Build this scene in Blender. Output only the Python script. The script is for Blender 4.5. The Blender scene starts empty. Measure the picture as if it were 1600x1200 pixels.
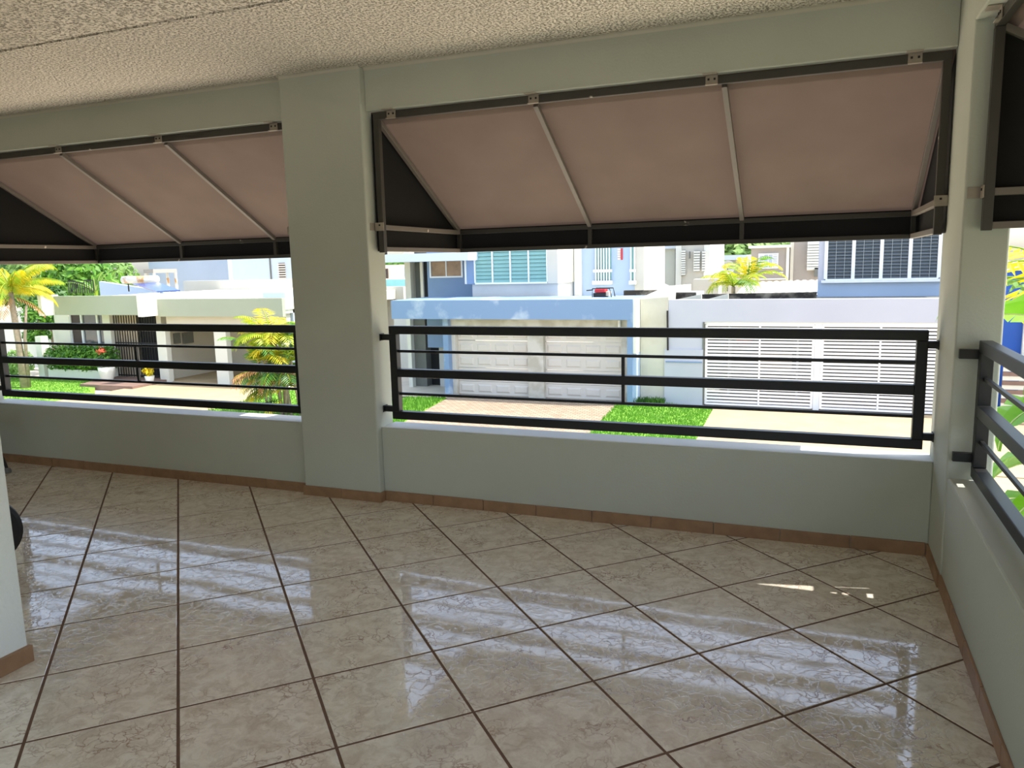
import bpy, math, random
from mathutils import Vector, Matrix

random.seed(7)
scn = bpy.context.scene
col = scn.collection

# ------------------------------------------------------------------ camera
CAM = Vector((2.19484, -4.16701, 1.48136))
ROT = Matrix(((0.9298031, -0.0343783, 0.3664482),
              (0.3672958, 0.1506792, -0.9178178),
              (-0.0236631, 0.9879848, 0.1527290)))
FPX = 1209.9
cd = bpy.data.cameras.new('camera'); cam = bpy.data.objects.new('camera', cd); col.objects.link(cam)
m4 = ROT.to_4x4(); m4.translation = CAM; cam.matrix_world = m4
cd.sensor_width = 36.0; cd.lens = FPX * 36.0 / 1600.0; cd.clip_start = 0.05; cd.clip_end = 600
scn.camera = cam

# ------------------------------------------------------------------ sky, sun, exposure
SUN_DIR = Vector((0.55, 0.12, 1.0)).normalized()
w = bpy.data.worlds.new('world'); scn.world = w; w.use_nodes = True
nt = w.node_tree; bg = nt.nodes['Background']
sky = nt.nodes.new('ShaderNodeTexSky'); sky.sky_type = 'NISHITA'; sky.sun_disc = False
sky.sun_elevation = math.asin(SUN_DIR.z); sky.sun_rotation = math.atan2(SUN_DIR.x, SUN_DIR.y)
sky.air_density = 1.0; sky.dust_density = 2.2; sky.ozone_density = 1.0
hs_ = nt.nodes.new('ShaderNodeHueSaturation'); hs_.inputs['Saturation'].default_value = 0.78
nt.links.new(sky.outputs[0], hs_.inputs['Color']); nt.links.new(hs_.outputs[0], bg.inputs[0]); bg.inputs[1].default_value = 0.40
sd = bpy.data.lights.new('sun', 'SUN'); sd.energy = 5.6; sd.angle = 0.0093; sd.color = (1.0, 0.95, 0.86)
sun = bpy.data.objects.new('sun', sd); col.objects.link(sun)
sun.rotation_euler = SUN_DIR.to_track_quat('Z', 'Y').to_euler(); sun.location = (10, 5, 30)
vs = scn.view_settings
vs.view_transform = 'Standard'; vs.look = 'None'; vs.gamma = 1.0; vs.use_curve_mapping = False
vs.exposure = 0.36

# ------------------------------------------------------------------ helpers
def lin(r, g, b):
    f = lambda c: (c / 255 / 12.92) if c / 255 <= 0.04045 else ((c / 255 + 0.055) / 1.055) ** 2.4
    return (f(r), f(g), f(b), 1.0)

MATS = {}
def mat(name, rgb, rough=0.7, amt=0.08, scale=4.0, bump=0.0, bscale=60.0, bdist=0.004, metal=0.0, spec=0.5,
        rgb2=None, lo=0.42, hi=0.62, trans=0.0, detail=4.0):
    m = bpy.data.materials.new(name); m.use_nodes = True
    t = m.node_tree; b = t.nodes['Principled BSDF']
    c1 = lin(*rgb)
    tc = t.nodes.new('ShaderNodeTexCoord')
    n = t.nodes.new('ShaderNodeTexNoise'); n.inputs['Scale'].default_value = scale; n.inputs['Detail'].default_value = detail
    t.links.new(tc.outputs['Object'], n.inputs['Vector'])
    r = t.nodes.new('ShaderNodeValToRGB')
    if rgb2 is None:
        a = tuple(min(1, x * (1 - amt)) for x in c1[:3]) + (1,); bb = tuple(min(1, x * (1 + amt)) for x in c1[:3]) + (1,)
        r.color_ramp.elements[0].position = 0.3; r.color_ramp.elements[1].position = 0.7
    else:
        a = c1; bb = lin(*rgb2)
        r.color_ramp.elements[0].position = lo; r.color_ramp.elements[1].position = hi
    r.color_ramp.elements[0].color = a; r.color_ramp.elements[1].color = bb
    t.links.new(n.outputs['Fac'], r.inputs['Fac'])
    t.links.new(r.outputs['Color'], b.inputs['Base Color'])
    b.inputs['Roughness'].default_value = rough; b.inputs['Metallic'].default_value = metal
    b.inputs['Specular IOR Level'].default_value = spec
    if bump:
        n2 = t.nodes.new('ShaderNodeTexNoise'); n2.inputs['Scale'].default_value = bscale; n2.inputs['Detail'].default_value = 3
        t.links.new(tc.outputs['Object'], n2.inputs['Vector'])
        bp = t.nodes.new('ShaderNodeBump'); bp.inputs['Strength'].default_value = bump; bp.inputs['Distance'].default_value = bdist
        t.links.new(n2.outputs['Fac'], bp.inputs['Height']); t.links.new(bp.outputs['Normal'], b.inputs['Normal'])
    if trans:
        tr = t.nodes.new('ShaderNodeBsdfTranslucent'); mx = t.nodes.new('ShaderNodeMixShader')
        t.links.new(r.outputs['Color'], tr.inputs['Color']); mx.inputs[0].default_value = trans
        t.links.new(b.outputs[0], mx.inputs[1]); t.links.new(tr.outputs[0], mx.inputs[2])
        t.links.new(mx.outputs[0], t.nodes['Material Output'].inputs[0])
    MATS[name] = m
    return m

def origin(o):
    v = Vector((0, 0, 0))
    while o is not None:
        v += o.location; o = o.parent
    return v

def tag(o, label=None, cat=None, group=None, kind=None):
    if label: o['label'] = label
    if cat: o['category'] = cat
    if group: o['group'] = group
    if kind: o['kind'] = kind
    return o

def thing(name, loc, label=None, cat=None, group=None, kind=None):
    o = bpy.data.objects.new(name, None); col.objects.link(o); o.location = loc
    o.empty_display_size = 0.1
    return tag(o, label, cat, group, kind)

def put(name, me, parent, world):
    o = bpy.data.objects.new(name, me); col.objects.link(o)
    if parent is not None:
        o.parent = parent; o.location = Vector(world) - origin(parent)
    else:
        o.location = world
    return o

class MB:
    def __init__(s): s.v = []; s.f = []
    def quad(s, *p):
        i = len(s.v); s.v += [tuple(q) for q in p]; s.f.append(tuple(range(i, i + len(p)))); return s
    def hexa(s, b, t):
        i = len(s.v); s.v += [tuple(q) for q in b] + [tuple(q) for q in t]
        s.f += [(i + 3, i + 2, i + 1, i), (i + 4, i + 5, i + 6, i + 7)]
        for k in range(4):
            j = (k + 1) % 4; s.f.append((i + k, i + j, i + 4 + j, i + 4 + k))
        return s
    def box(s, x0, x1, y0, y1, z0, z1):
        x0, x1 = min(x0, x1), max(x0, x1); y0, y1 = min(y0, y1), max(y0, y1); z0, z1 = min(z0, z1), max(z0, z1)
        return s.hexa([(x0, y0, z0), (x1, y0, z0), (x1, y1, z0), (x0, y1, z0)], [(x0, y0, z1), (x1, y0, z1), (x1, y1, z1), (x0, y1, z1)])
    def bar(s, p, q, wd, ht, up=(0, 0, 1)):
        p, q, up = Vector(p), Vector(q), Vector(up); d = (q - p).normalized()
        a = d.cross(up)
        if a.length < 1e-4: a = d.cross(Vector((1, 0, 0)))
        a.normalize(); b = a.cross(d).normalized(); a *= wd / 2; b *= ht / 2
        return s.hexa([p - a - b, p + a - b, p + a + b, p - a + b], [q - a - b, q + a - b, q + a + b, q - a + b])
    def tube(s, pts, rads, n=8, cap=True):
        pts = [Vector(p) for p in pts]; i0 = len(s.v)
        for k, p in enumerate(pts):
            d = (pts[min(k + 1, len(pts) - 1)] - pts[max(k - 1, 0)]).normalized()
            a = d.cross(Vector((0, 0, 1)))
            if a.length < 1e-3: a = d.cross(Vector((1, 0, 0)))
            a.normalize(); b = d.cross(a)
            r = rads[k] if isinstance(rads, (list, tuple)) else rads
            for j in range(n):
                t = 2 * math.pi * j / n
                s.v.append(tuple(p + a * (r * math.cos(t)) + b * (r * math.sin(t))))
        for k in range(len(pts) - 1):
            for j in range(n):
                j2 = (j + 1) % n; A = i0 + k * n
                s.f.append((A + j, A + n + j, A + n + j2, A + j2))
        if cap:
            s.f.append(tuple(i0 + j for j in range(n))); s.f.append(tuple(i0 + (len(pts) - 1) * n + j for j in range(n - 1, -1, -1)))
        return s
    def lathe(s, c, prof, n=20, axis='z'):
        i0 = len(s.v); c = Vector(c)
        for r, h in prof:
            for j in range(n):
                t = 2 * math.pi * j / n; x, y = r * math.cos(t), r * math.sin(t)
                s.v.append(tuple(c + (Vector((x, y, h)) if axis == 'z' else Vector((x, h, y)) if axis == 'y' else Vector((h, x, y)))))
        for k in range(len(prof) - 1):
            for j in range(n):
                j2 = (j + 1) % n; A = i0 + k * n
                s.f.append((A + j, A + j2, A + n + j2, A + n + j))
        s.f.append(tuple(i0 + j for j in range(n))); s.f.append(tuple(i0 + (len(prof) - 1) * n + j for j in range(n)))
        return s
    def build(s, name, m, parent=None, bevel=0.0, smooth=False):
        me = bpy.data.meshes.new(name)
        if parent is not None:
            o0 = origin(parent)
        else:
            xs = [q[0] for q in s.v]; ys = [q[1] for q in s.v]; zs = [q[2] for q in s.v]
            o0 = Vector(((min(xs) + max(xs)) / 2, (min(ys) + max(ys)) / 2, min(zs)))
        me.from_pydata([(q[0] - o0.x, q[1] - o0.y, q[2] - o0.z) for q in s.v], [], s.f); me.update()
        if s.f and len(s.f) < 4000:
            import bmesh
            bm = bmesh.new(); bm.from_mesh(me); bmesh.ops.recalc_face_normals(bm, faces=bm.faces); bm.to_mesh(me); bm.free()
        if m is not None: me.materials.append(m)
        if smooth:
            for p in me.polygons: p.use_smooth = True
        o = bpy.data.objects.new(name, me); col.objects.link(o)
        if parent is not None: o.parent = parent
        else: o.location = o0
        if bevel:
            b = o.modifiers.new('bevel', 'BEVEL'); b.width = bevel; b.segments = 2; b.limit_method = 'ANGLE'
        return o

def B(name, m, parent, *dims, bevel=0.0):
    return MB().box(*dims).build(name, m, parent, bevel)

def at(u, v, Y):
    """a point of the photograph on the vertical plane y = Y"""
    d = ROT @ Vector(((u - 800) / FPX, (600 - v) / FPX, -1.0))
    return CAM + d * ((Y - CAM.y) / d.y)

def R(u0, v0, u1, v1, Y):
    a, b = at(u0, v0, Y), at(u1, v1, Y)
    return min(a.x, b.x), max(a.x, b.x), min(a.z, b.z), max(a.z, b.z)

def PB(name, m, parent, rect, Y, depth, bevel=0.0):
    x0, x1, z0, z1 = rect
    return MB().box(x0, x1, Y, Y + depth, z0, z1).build(name, m, parent, bevel)

# ------------------------------------------------------------------ materials
M_wall = mat('painted_stucco', (188, 192, 180), 0.75, 0.03, 2.0, 0.25, 90, 0.004)
M_sill = mat('sill_sky_lit', (214, 216, 212), 0.6, 0.05, 5.0, 0.2, 70, 0.004)  # wall paint made lighter: sky light on the sill tops put into the colour
M_rough = mat('rough_stucco', (228, 233, 228), 0.8, 0.03, 3.0, 0.6, 55, 0.008)
M_grout = mat('grout', (104, 78, 60), 0.9, 0.15, 30)
M_basetile = mat('baseboard_tile', (150, 116, 86), 0.45, 0.15, 14, 0.1, 40)
M_black = mat('black_powder_coat', (9, 9, 9), 0.45, 0.1, 20)
M_bronze = mat('awning_frame_paint', (60, 57, 52), 0.5, 0.1, 8, rgb2=(215, 205, 190), lo=0.70, hi=0.735, detail=7)
M_rafter = mat('awning_rafter_lit', (112, 104, 96), 0.5, 0.1, 8, rgb2=(215, 205, 190), lo=0.72, hi=0.75, detail=7)  # frame paint lightened, the lit look of the rafters put into its colour
M_clip = mat('clip_metal', (165, 155, 142), 0.45, 0.1, 20, metal=0.3)
M_darkhole = mat('screw_dark', (28, 26, 24), 0.6)
M_rubber = mat('rubber', (14, 14, 14), 0.5)
M_greycap = mat('grey_plastic', (120, 122, 124), 0.5)

def ceiling_mat():
    m = mat('popcorn_ceiling', (214, 203, 186), 0.9, 0.05, 3.0)
    t = m.node_tree; b = t.nodes['Principled BSDF']
    tc = t.nodes.new('ShaderNodeTexCoord')
    n = t.nodes.new('ShaderNodeTexNoise'); n.inputs['Scale'].default_value = 75; n.inputs['Detail'].default_value = 3.5; n.inputs['Roughness'].default_value = 0.6
    t.links.new(tc.outputs['Object'], n.inputs['Vector'])
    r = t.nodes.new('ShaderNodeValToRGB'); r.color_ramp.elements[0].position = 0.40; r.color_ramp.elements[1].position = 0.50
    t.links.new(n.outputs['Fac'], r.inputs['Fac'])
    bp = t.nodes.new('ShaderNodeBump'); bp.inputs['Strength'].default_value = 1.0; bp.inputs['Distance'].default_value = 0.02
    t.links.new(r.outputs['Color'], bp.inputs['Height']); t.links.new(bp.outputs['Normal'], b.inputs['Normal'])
    mx = t.nodes.new('ShaderNodeMix'); mx.data_type = 'RGBA'; mx.inputs['A'].default_value = lin(186, 174, 156); mx.inputs['B'].default_value = lin(250, 242, 228)  # low spots of the relief coloured darker: shade in the pits painted in
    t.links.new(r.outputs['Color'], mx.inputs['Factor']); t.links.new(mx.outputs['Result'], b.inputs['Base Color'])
    return m
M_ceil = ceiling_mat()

def tile_mat():
    m = bpy.data.materials.new('marbled_ceramic'); m.use_nodes = True
    t = m.node_tree; b = t.nodes['Principled BSDF']; N = t.nodes.new; L = t.links.new
    tc = N('ShaderNodeTexCoord'); oi = N('ShaderNodeObjectInfo')
    sc = N('ShaderNodeVectorMath'); sc.operation = 'SCALE'; sc.inputs[0].default_value = (37, 91, 53); L(oi.outputs['Random'], sc.inputs['Scale'])
    ad = N('ShaderNodeVectorMath'); ad.operation = 'ADD'; L(tc.outputs['Object'], ad.inputs[0]); L(sc.outputs[0], ad.inputs[1])
    # warp
    wn = N('ShaderNodeTexNoise'); wn.inputs['Scale'].default_value = 9; wn.inputs['Detail'].default_value = 5; L(ad.outputs[0], wn.inputs['Vector'])
    w2 = N('ShaderNodeVectorMath'); w2.operation = 'SCALE'; w2.inputs['Scale'].default_value = 0.26; L(wn.outputs['Color'], w2.inputs[0])
    a2 = N('ShaderNodeVectorMath'); a2.operation = 'ADD'; L(ad.outputs[0], a2.inputs[0]); L(w2.outputs[0], a2.inputs[1])
    vo = N('ShaderNodeTexVoronoi'); vo.feature = 'DISTANCE_TO_EDGE'; vo.inputs['Scale'].default_value = 17; L(a2.outputs[0], vo.inputs['Vector'])
    vr = N('ShaderNodeValToRGB'); vr.color_ramp.elements[0].position = 0.0; vr.color_ramp.elements[1].position = 0.07
    vr.color_ramp.elements[0].color = (1, 1, 1, 1); vr.color_ramp.elements[1].color = (0, 0, 0, 1); L(vo.outputs['Distance'], vr.inputs['Fac'])
    # patchiness of veins
    pn = N('ShaderNodeTexNoise'); pn.inputs['Scale'].default_value = 6; pn.inputs['Detail'].default_value = 4; L(ad.outputs[0], pn.inputs['Vector'])
    pr = N('ShaderNodeValToRGB'); pr.color_ramp.elements[0].position = 0.42; pr.color_ramp.elements[1].position = 0.66; L(pn.outputs['Fac'], pr.inputs['Fac'])
    mu = N('ShaderNodeMath'); mu.operation = 'MULTIPLY'; L(vr.outputs['Color'], mu.inputs[0]); L(pr.outputs['Color'], mu.inputs[1])
    # cloudy base
    cn = N('ShaderNodeTexNoise'); cn.inputs['Scale'].default_value = 13; cn.inputs['Detail'].default_value = 6; cn.inputs['Roughness'].default_value = 0.65; L(a2.outputs[0], cn.inputs['Vector'])
    cr = N('ShaderNodeValToRGB'); e = cr.color_ramp.elements
    e[0].position = 0.33; e[0].color = lin(204, 193, 177); e[1].position = 0.6; e[1].color = lin(233, 227, 215)
    L(cn.outputs['Fac'], cr.inputs['Fac'])
    mx = N('ShaderNodeMix'); mx.data_type = 'RGBA'; mx.inputs['B'].default_value = lin(146, 112, 92); L(cr.outputs['Color'], mx.inputs['A'])
    mf = N('ShaderNodeMath'); mf.operation = 'MULTIPLY'; mf.inputs[1].default_value = 0.85; L(mu.outputs[0], mf.inputs[0]); L(mf.outputs[0], mx.inputs['Factor'])
    L(mx.outputs['Result'], b.inputs['Base Color'])
    b.inputs['IOR'].default_value = 1.9
    b.inputs['Roughness'].default_value = 0.05
    # relief: fine crackle and a long gentle waviness of the glaze
    ln = N('ShaderNodeTexNoise'); ln.inputs['Scale'].default_value = 4.0; ln.inputs['Detail'].default_value = 1; L(ad.outputs[0], ln.inputs['Vector'])
    b1 = N('ShaderNodeBump'); b1.inputs['Strength'].default_value = 1.0; b1.inputs['Distance'].default_value = 0.0012; L(ln.outputs['Fac'], b1.inputs['Height'])
    b2 = N('ShaderNodeBump'); b2.inputs['Strength'].default_value = 0.22; b2.inputs['Distance'].default_value = 0.0008; b2.invert = True
    L(vr.outputs['Color'], b2.inputs['Height']); L(b1.outputs['Normal'], b2.inputs['Normal'])
    L(b2.outputs['Normal'], b.inputs['Normal'])
    return m
M_tile = tile_mat()

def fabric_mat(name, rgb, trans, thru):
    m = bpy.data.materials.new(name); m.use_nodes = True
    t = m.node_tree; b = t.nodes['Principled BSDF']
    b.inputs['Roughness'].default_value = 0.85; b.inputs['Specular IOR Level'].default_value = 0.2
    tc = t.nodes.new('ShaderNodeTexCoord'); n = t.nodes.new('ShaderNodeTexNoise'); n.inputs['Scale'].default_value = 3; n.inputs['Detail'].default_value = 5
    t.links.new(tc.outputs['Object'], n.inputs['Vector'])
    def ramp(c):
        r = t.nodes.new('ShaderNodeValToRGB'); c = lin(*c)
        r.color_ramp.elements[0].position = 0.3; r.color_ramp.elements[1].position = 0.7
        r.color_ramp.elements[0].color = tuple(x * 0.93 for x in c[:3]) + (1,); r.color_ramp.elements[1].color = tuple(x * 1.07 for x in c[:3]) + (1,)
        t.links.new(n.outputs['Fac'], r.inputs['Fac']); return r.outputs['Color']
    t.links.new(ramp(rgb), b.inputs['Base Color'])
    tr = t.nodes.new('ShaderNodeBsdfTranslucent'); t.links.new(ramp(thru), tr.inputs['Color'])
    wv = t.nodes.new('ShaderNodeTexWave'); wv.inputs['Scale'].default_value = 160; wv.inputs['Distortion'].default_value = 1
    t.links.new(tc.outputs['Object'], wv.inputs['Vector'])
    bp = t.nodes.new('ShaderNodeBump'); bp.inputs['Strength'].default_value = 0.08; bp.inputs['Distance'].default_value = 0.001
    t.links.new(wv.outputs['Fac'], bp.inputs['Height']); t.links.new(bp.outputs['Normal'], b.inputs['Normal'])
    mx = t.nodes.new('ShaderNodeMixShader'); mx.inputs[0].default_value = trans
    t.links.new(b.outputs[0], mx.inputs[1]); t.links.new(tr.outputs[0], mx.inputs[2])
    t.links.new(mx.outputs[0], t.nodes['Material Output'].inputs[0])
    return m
M_canopy = fabric_mat('awning_fabric', (112, 96, 84), 0.10, (120, 100, 88))
M_canopy_shade = fabric_mat('awning_fabric_shade', (27, 26, 25), 0.04, (40, 38, 38))  # same awning cloth, shade on valance and end panels darkened into its colour

# outdoors
M_street_bounce = mat('pale_bounce_street', (238, 220, 190), 0.9, 0.04, 2, 0.2, 30)  # unseen street kept this pale to bounce sunlight up to the ceiling
M_conc = mat('concrete', (172, 152, 118), 0.9, 0.1, 1.2, 0.2, 20)
M_path = mat('path_concrete', (205, 194, 172), 0.9, 0.08, 1.5)
M_lawn = mat('lawn_soil', (96, 140, 42), 0.9, 0.1, 3, rgb2=(128, 172, 56), lo=0.3, hi=0.7, bump=0.6, bscale=30, bdist=0.03)
M_grass = mat('grass_blade', (104, 158, 46), 0.7, 0.15, 4, trans=0.35)
M_added_ground = mat('added_ground_dark_green', (70, 84, 44), 0.95, 0.2, 3)
M_white = mat('white_wall', (220, 220, 208), 0.8, 0.03, 1.5)
M_cream = mat('cream_wall', (204, 199, 184), 0.8, 0.04, 1.0)
M_greenwall = mat('pale_green_fascia', (160, 167, 148), 0.8, 0.03, 0.8)
M_blue = mat('blue_paint', (122, 150, 184), 0.8, 0.06, 1.2, rgb2=(172, 190, 208), lo=0.55, hi=0.68, detail=8)
M_bluewall = mat('mid_blue_wall', (122, 146, 178), 0.8, 0.05, 1.0)
M_paleblue = mat('pale_blue_wall', (172, 190, 212), 0.8, 0.03, 1.0)
M_lilac = mat('white_blue_wall', (186, 189, 200), 0.8, 0.03, 0.8)
M_greywall = mat('grey_render', (196, 196, 192), 0.85, 0.06, 1.4)
M_greyblue = mat('grey_blue_wall', (172, 184, 200), 0.85, 0.03, 0.6)
M_mist = mat('white_blue_far_wall', (200, 211, 219), 0.85, 0.03, 0.6)
M_grgreen = mat('grey_green_wall', (188, 192, 180), 0.85, 0.03, 0.8)
M_beige = mat('beige_wall', (158, 150, 142), 0.85, 0.04, 0.8)
M_stain = mat('stained_concrete', (44, 41, 37), 0.95, 0.3, 2.5, rgb2=(130, 124, 112), lo=0.45, hi=0.68, detail=8)
M_concwall = mat('bare_concrete_wall', (200, 198, 184), 0.9, 0.07, 0.9, rgb2=(184, 180, 164), lo=0.45, hi=0.65)
M_door = mat('garage_door_enamel', (208, 203, 194), 0.55, 0.03, 2)
M_lintel = mat('weathered_lintel', (180, 176, 162), 0.8, 0.08, 2.2, rgb2=(204, 202, 192), lo=0.4, hi=0.6)
M_gate = mat('white_gate_enamel', (250, 248, 246), 0.5, 0.02, 3)
M_teal = mat('teal_glass_louvre', (150, 198, 192), 0.3, 0.08, 3, trans=0.25)
M_frame = mat('white_aluminium', (228, 232, 234), 0.45, 0.03, 4)
M_grille = mat('grey_grille', (150, 158, 160), 0.5)
M_glass = mat('dark_window_glass', (70, 80, 86), 0.12, 0.25, 1.5, spec=0.7)
M_brownglass = mat('brown_reflecting_glass', (150, 122, 96), 0.15, 0.25, 2.5, spec=0.6)
M_darkbrown = mat('dark_brown_panel', (62, 48, 42), 0.6, 0.1, 3)
M_dark = mat('dark_opening', (24, 26, 28), 0.8, 0.1, 2)
M_greypanel = mat('grey_panel', (110, 112, 106), 0.7, 0.06, 2)
M_tan = mat('tan_curtain', (208, 190, 164), 0.8, 0.08, 3)
M_iron = mat('black_iron', (26, 24, 24), 0.6, 0.1, 9)
M_deck = mat('brown_step_tile', (128, 104, 92), 0.8, 0.1, 3)
M_solar = mat('blue_solar_glass', (46, 78, 140), 0.2, 0.1, 4)
M_rust = mat('rusty_tank', (222, 218, 208), 0.5, 0.1, 2, rgb2=(196, 146, 92), lo=0.52, hi=0.62)
M_tank = mat('white_tank', (232, 230, 224), 0.45, 0.04, 4)
M_red = mat('red_enamel', (190, 36, 44), 0.4, 0.1, 6)
M_terra = mat('flower_red', (206, 84, 60), 0.7, 0.2, 20)
M_royal = mat('royal_blue_wall', (34, 84, 168), 0.7, 0.06, 2)
M_tealroof = mat('turquoise_canopy', (150, 214, 212), 0.6, 0.05, 2)
M_pink = mat('pale_peach_wall', (240, 220, 200), 0.8, 0.04, 1)
M_soil = mat('soil', (84, 66, 50), 0.95, 0.2, 8)
M_trunk = mat('trunk_bark', (150, 136, 116), 0.9, 0.2, 9, 0.4, 25, 0.01)
M_leaf_y = mat('yellow_leaf', (222, 196, 32), 0.55, 0.2, 2.5, rgb2=(184, 190, 44), lo=0.4, hi=0.7, trans=0.4)
M_leaf_yg = mat('yellow_green_leaf', (150, 178, 44), 0.5, 0.2, 2.0, rgb2=(206, 190, 50), lo=0.45, hi=0.65, trans=0.4)
M_leaf_g = mat('green_leaf', (74, 128, 36), 0.5, 0.2, 2.5, rgb2=(112, 160, 52), lo=0.4, hi=0.65, trans=0.35)
M_leaf_d = mat('dark_green_leaf', (46, 88, 32), 0.5, 0.2, 2.5, rgb2=(78, 120, 44), lo=0.4, hi=0.65, trans=0.3)
M_leaf_b = mat('banana_leaf', (104, 164, 34), 0.4, 0.12, 3, rgb2=(140, 190, 60), lo=0.4, hi=0.7, trans=0.45)
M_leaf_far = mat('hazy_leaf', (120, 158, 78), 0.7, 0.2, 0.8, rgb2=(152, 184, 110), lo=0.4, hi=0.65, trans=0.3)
M_dry = mat('dry_leaf', (190, 142, 92), 0.8, 0.2, 3, trans=0.3)
M_midrib = mat('leaf_midrib', (206, 216, 140), 0.5, 0.06, 4)

def paver_mat():
    m = mat('paver_blocks', (206, 190, 164), 0.9, 0.1, 2.0)
    t = m.node_tree; b = t.nodes['Principled BSDF']; tc = t.nodes.new('ShaderNodeTexCoord')
    br = t.nodes.new('ShaderNodeTexBrick'); br.inputs['Scale'].default_value = 1.0
    br.inputs['Brick Width'].default_value = 0.22; br.inputs['Row Height'].default_value = 0.13; br.inputs['Mortar Size'].default_value = 0.012
    br.inputs['Color1'].default_value = lin(168, 152, 128); br.inputs['Color2'].default_value = lin(146, 128, 106); br.inputs['Mortar'].default_value = lin(110, 96, 80)
    t.links.new(tc.outputs['Object'], br.inputs['Vector']); t.links.new(br.outputs['Color'], b.inputs['Base Color'])
    bp = t.nodes.new('ShaderNodeBump'); bp.inputs['Strength'].default_value = 0.5; bp.inputs['Distance'].default_value = 0.01; bp.invert = True
    t.links.new(br.outputs['Fac'], bp.inputs['Height']); t.links.new(bp.outputs['Normal'], b.inputs['Normal'])
    return m
M_paver = paver_mat()

# ------------------------------------------------------------------ the balcony shell
ZS, ZB, ZC = 0.476, 2.406, 2.654        # sill, beam underside, ceiling
XL0, XC0, XC1, XR = -4.05, -0.945, -0.369, 2.735
XO = 2.91                                # outer face of the right wall
YB = -6.5
YP = -0.41                               # front of the corner pillar
TH = 0.15

g = thing('wall_front', (1.2, 0.07, 0), kind='structure')
B('sill_wall', M_wall, g, XC1, XR, 0, TH, 0, ZS, bevel=0.006)
B('sill_wall', M_wall, g, XL0, XC0, 0, TH, 0, ZS, bevel=0.006)
B('beam', M_wall, g, XC1, XR, 0, TH, ZB, ZC, bevel=0.005)
B('beam', M_wall, g, XL0, XC0, 0, TH, ZB, ZC, bevel=0.005)
B('column', M_wall, g, XC0, XC1, -0.05, TH, 0, ZC, bevel=0.008)
B('column', M_wall, g, XL0 - 0.6, XL0, -0.05, TH, 0, ZC, bevel=0.008)
B('sill_sky_lit_top', M_sill, g, XC1, XR, 0.004, TH + 0.03, ZS, ZS + 0.004)
B('sill_sky_lit_top', M_sill, g, XL0, XC0, 0.004, TH + 0.03, ZS, ZS + 0.004)
g = thing('wall_right', (2.82, -2.5, 0), kind='structure')
B('column', M_wall, g, XR, XO, YP, TH, 0, ZC, bevel=0.008)
B('sill_wall', M_wall, g, XR + 0.006, XO, -3.7, YP, 0, 0.512, bevel=0.008)
B('beam', M_wall, g, XR, XO, -3.7, YP, ZB, ZC, bevel=0.006)
B('column', M_wall, g, XR, XO, -4.3, -3.7, 0, ZC)
B('sill_wall', M_wall, g, XR + 0.006, XO, YB, -4.3, 0, 0.512)
B('beam', M_wall, g, XR, XO, YB, -4.3, 1.75, ZC)  # dropped low out of view, added to block sky light like an awning
wl = B('wall_left', M_rough, None, -3.2, -0.622, YB, -2.25, 0, ZC, bevel=0.006); tag(wl, kind='structure')
wb = thing('unseen_wall_back', (1.1, YB - 0.07, 0), kind='structure')
B('sill_wall', M_wall, wb, -0.6, XO, YB - 0.15, YB, 0, ZS); B('beam', M_wall, wb, -0.6, XO, YB - 0.15, YB, 1.75, ZC)  # unseen; opening made up to brighten the interior, beam lowered to hold back sky
wf = B('wall_side', M_wall, None, XL0 - 0.6, XL0 - 0.45, YB, -0.05, 0, ZC); tag(wf, kind='structure')

# ceiling: two slabs with a seam between them, a plain cove along the beam
ce = thing('ceiling', (0, -3, ZC), kind='structure')
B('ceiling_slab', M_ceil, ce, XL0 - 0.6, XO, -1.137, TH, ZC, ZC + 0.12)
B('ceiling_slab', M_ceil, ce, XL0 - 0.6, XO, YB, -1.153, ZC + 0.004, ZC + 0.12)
B('seam_strip', M_greypanel, ce, XL0 - 0.6, XO, -1.153, -1.137, ZC + 0.012, ZC + 0.12)
mb = MB()
for x0, x1, yy in ((XL0, XC0, 0), (XC0, XC1, -0.05), (XC1, XR, 0)):
    prev = None
    for k in range(7):
        a = k / 6 * math.pi / 2; r = 0.018
        p = (yy - r + r * math.sin(a), ZC - r + r * math.cos(a))
        if prev: mb.quad((x0, prev[0], prev[1]), (x1, prev[0], prev[1]), (x1, p[0], p[1]), (x0, p[0], p[1]))
        prev = p
mb.build('cove', M_cream, ce, smooth=True)

# floor tiles
S = 0.457; GX, GY, GA = -1.0931, -0.365, math.radians(44.67)
ca, sa = math.cos(GA), math.sin(GA)
fl = B('floor', M_grout, None, XL0 - 0.6, XO, YB, TH, -0.16, -0.0018); tag(fl, kind='structure')
def clip(poly, axis, val, keep_less):
    out = []
    for i in range(len(poly)):
        a, b = poly[i], poly[(i + 1) % len(poly)]
        ia = (a[axis] <= val) == keep_less; ib = (b[axis] <= val) == keep_less
        if ia: out.append(a)
        if ia != ib:
            t = (val - a[axis]) / (b[axis] - a[axis]); out.append((a[0] + t * (b[0] - a[0]), a[1] + t * (b[1] - a[1])))
    return out
GAP = 0.0052; CH = 0.002
def lip(poly, d):
    cx = sum(p[0] for p in poly) / len(poly); cy = sum(p[1] for p in poly) / len(poly)
    o = []
    for p in poly:
        v = Vector((p[0] - cx, p[1] - cy)); L = max(v.length, 1e-6)
        o.append((p[0] - v.x / L * d * 1.41, p[1] - v.y / L * d * 1.41))
    return o
shared_tile = None
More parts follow.
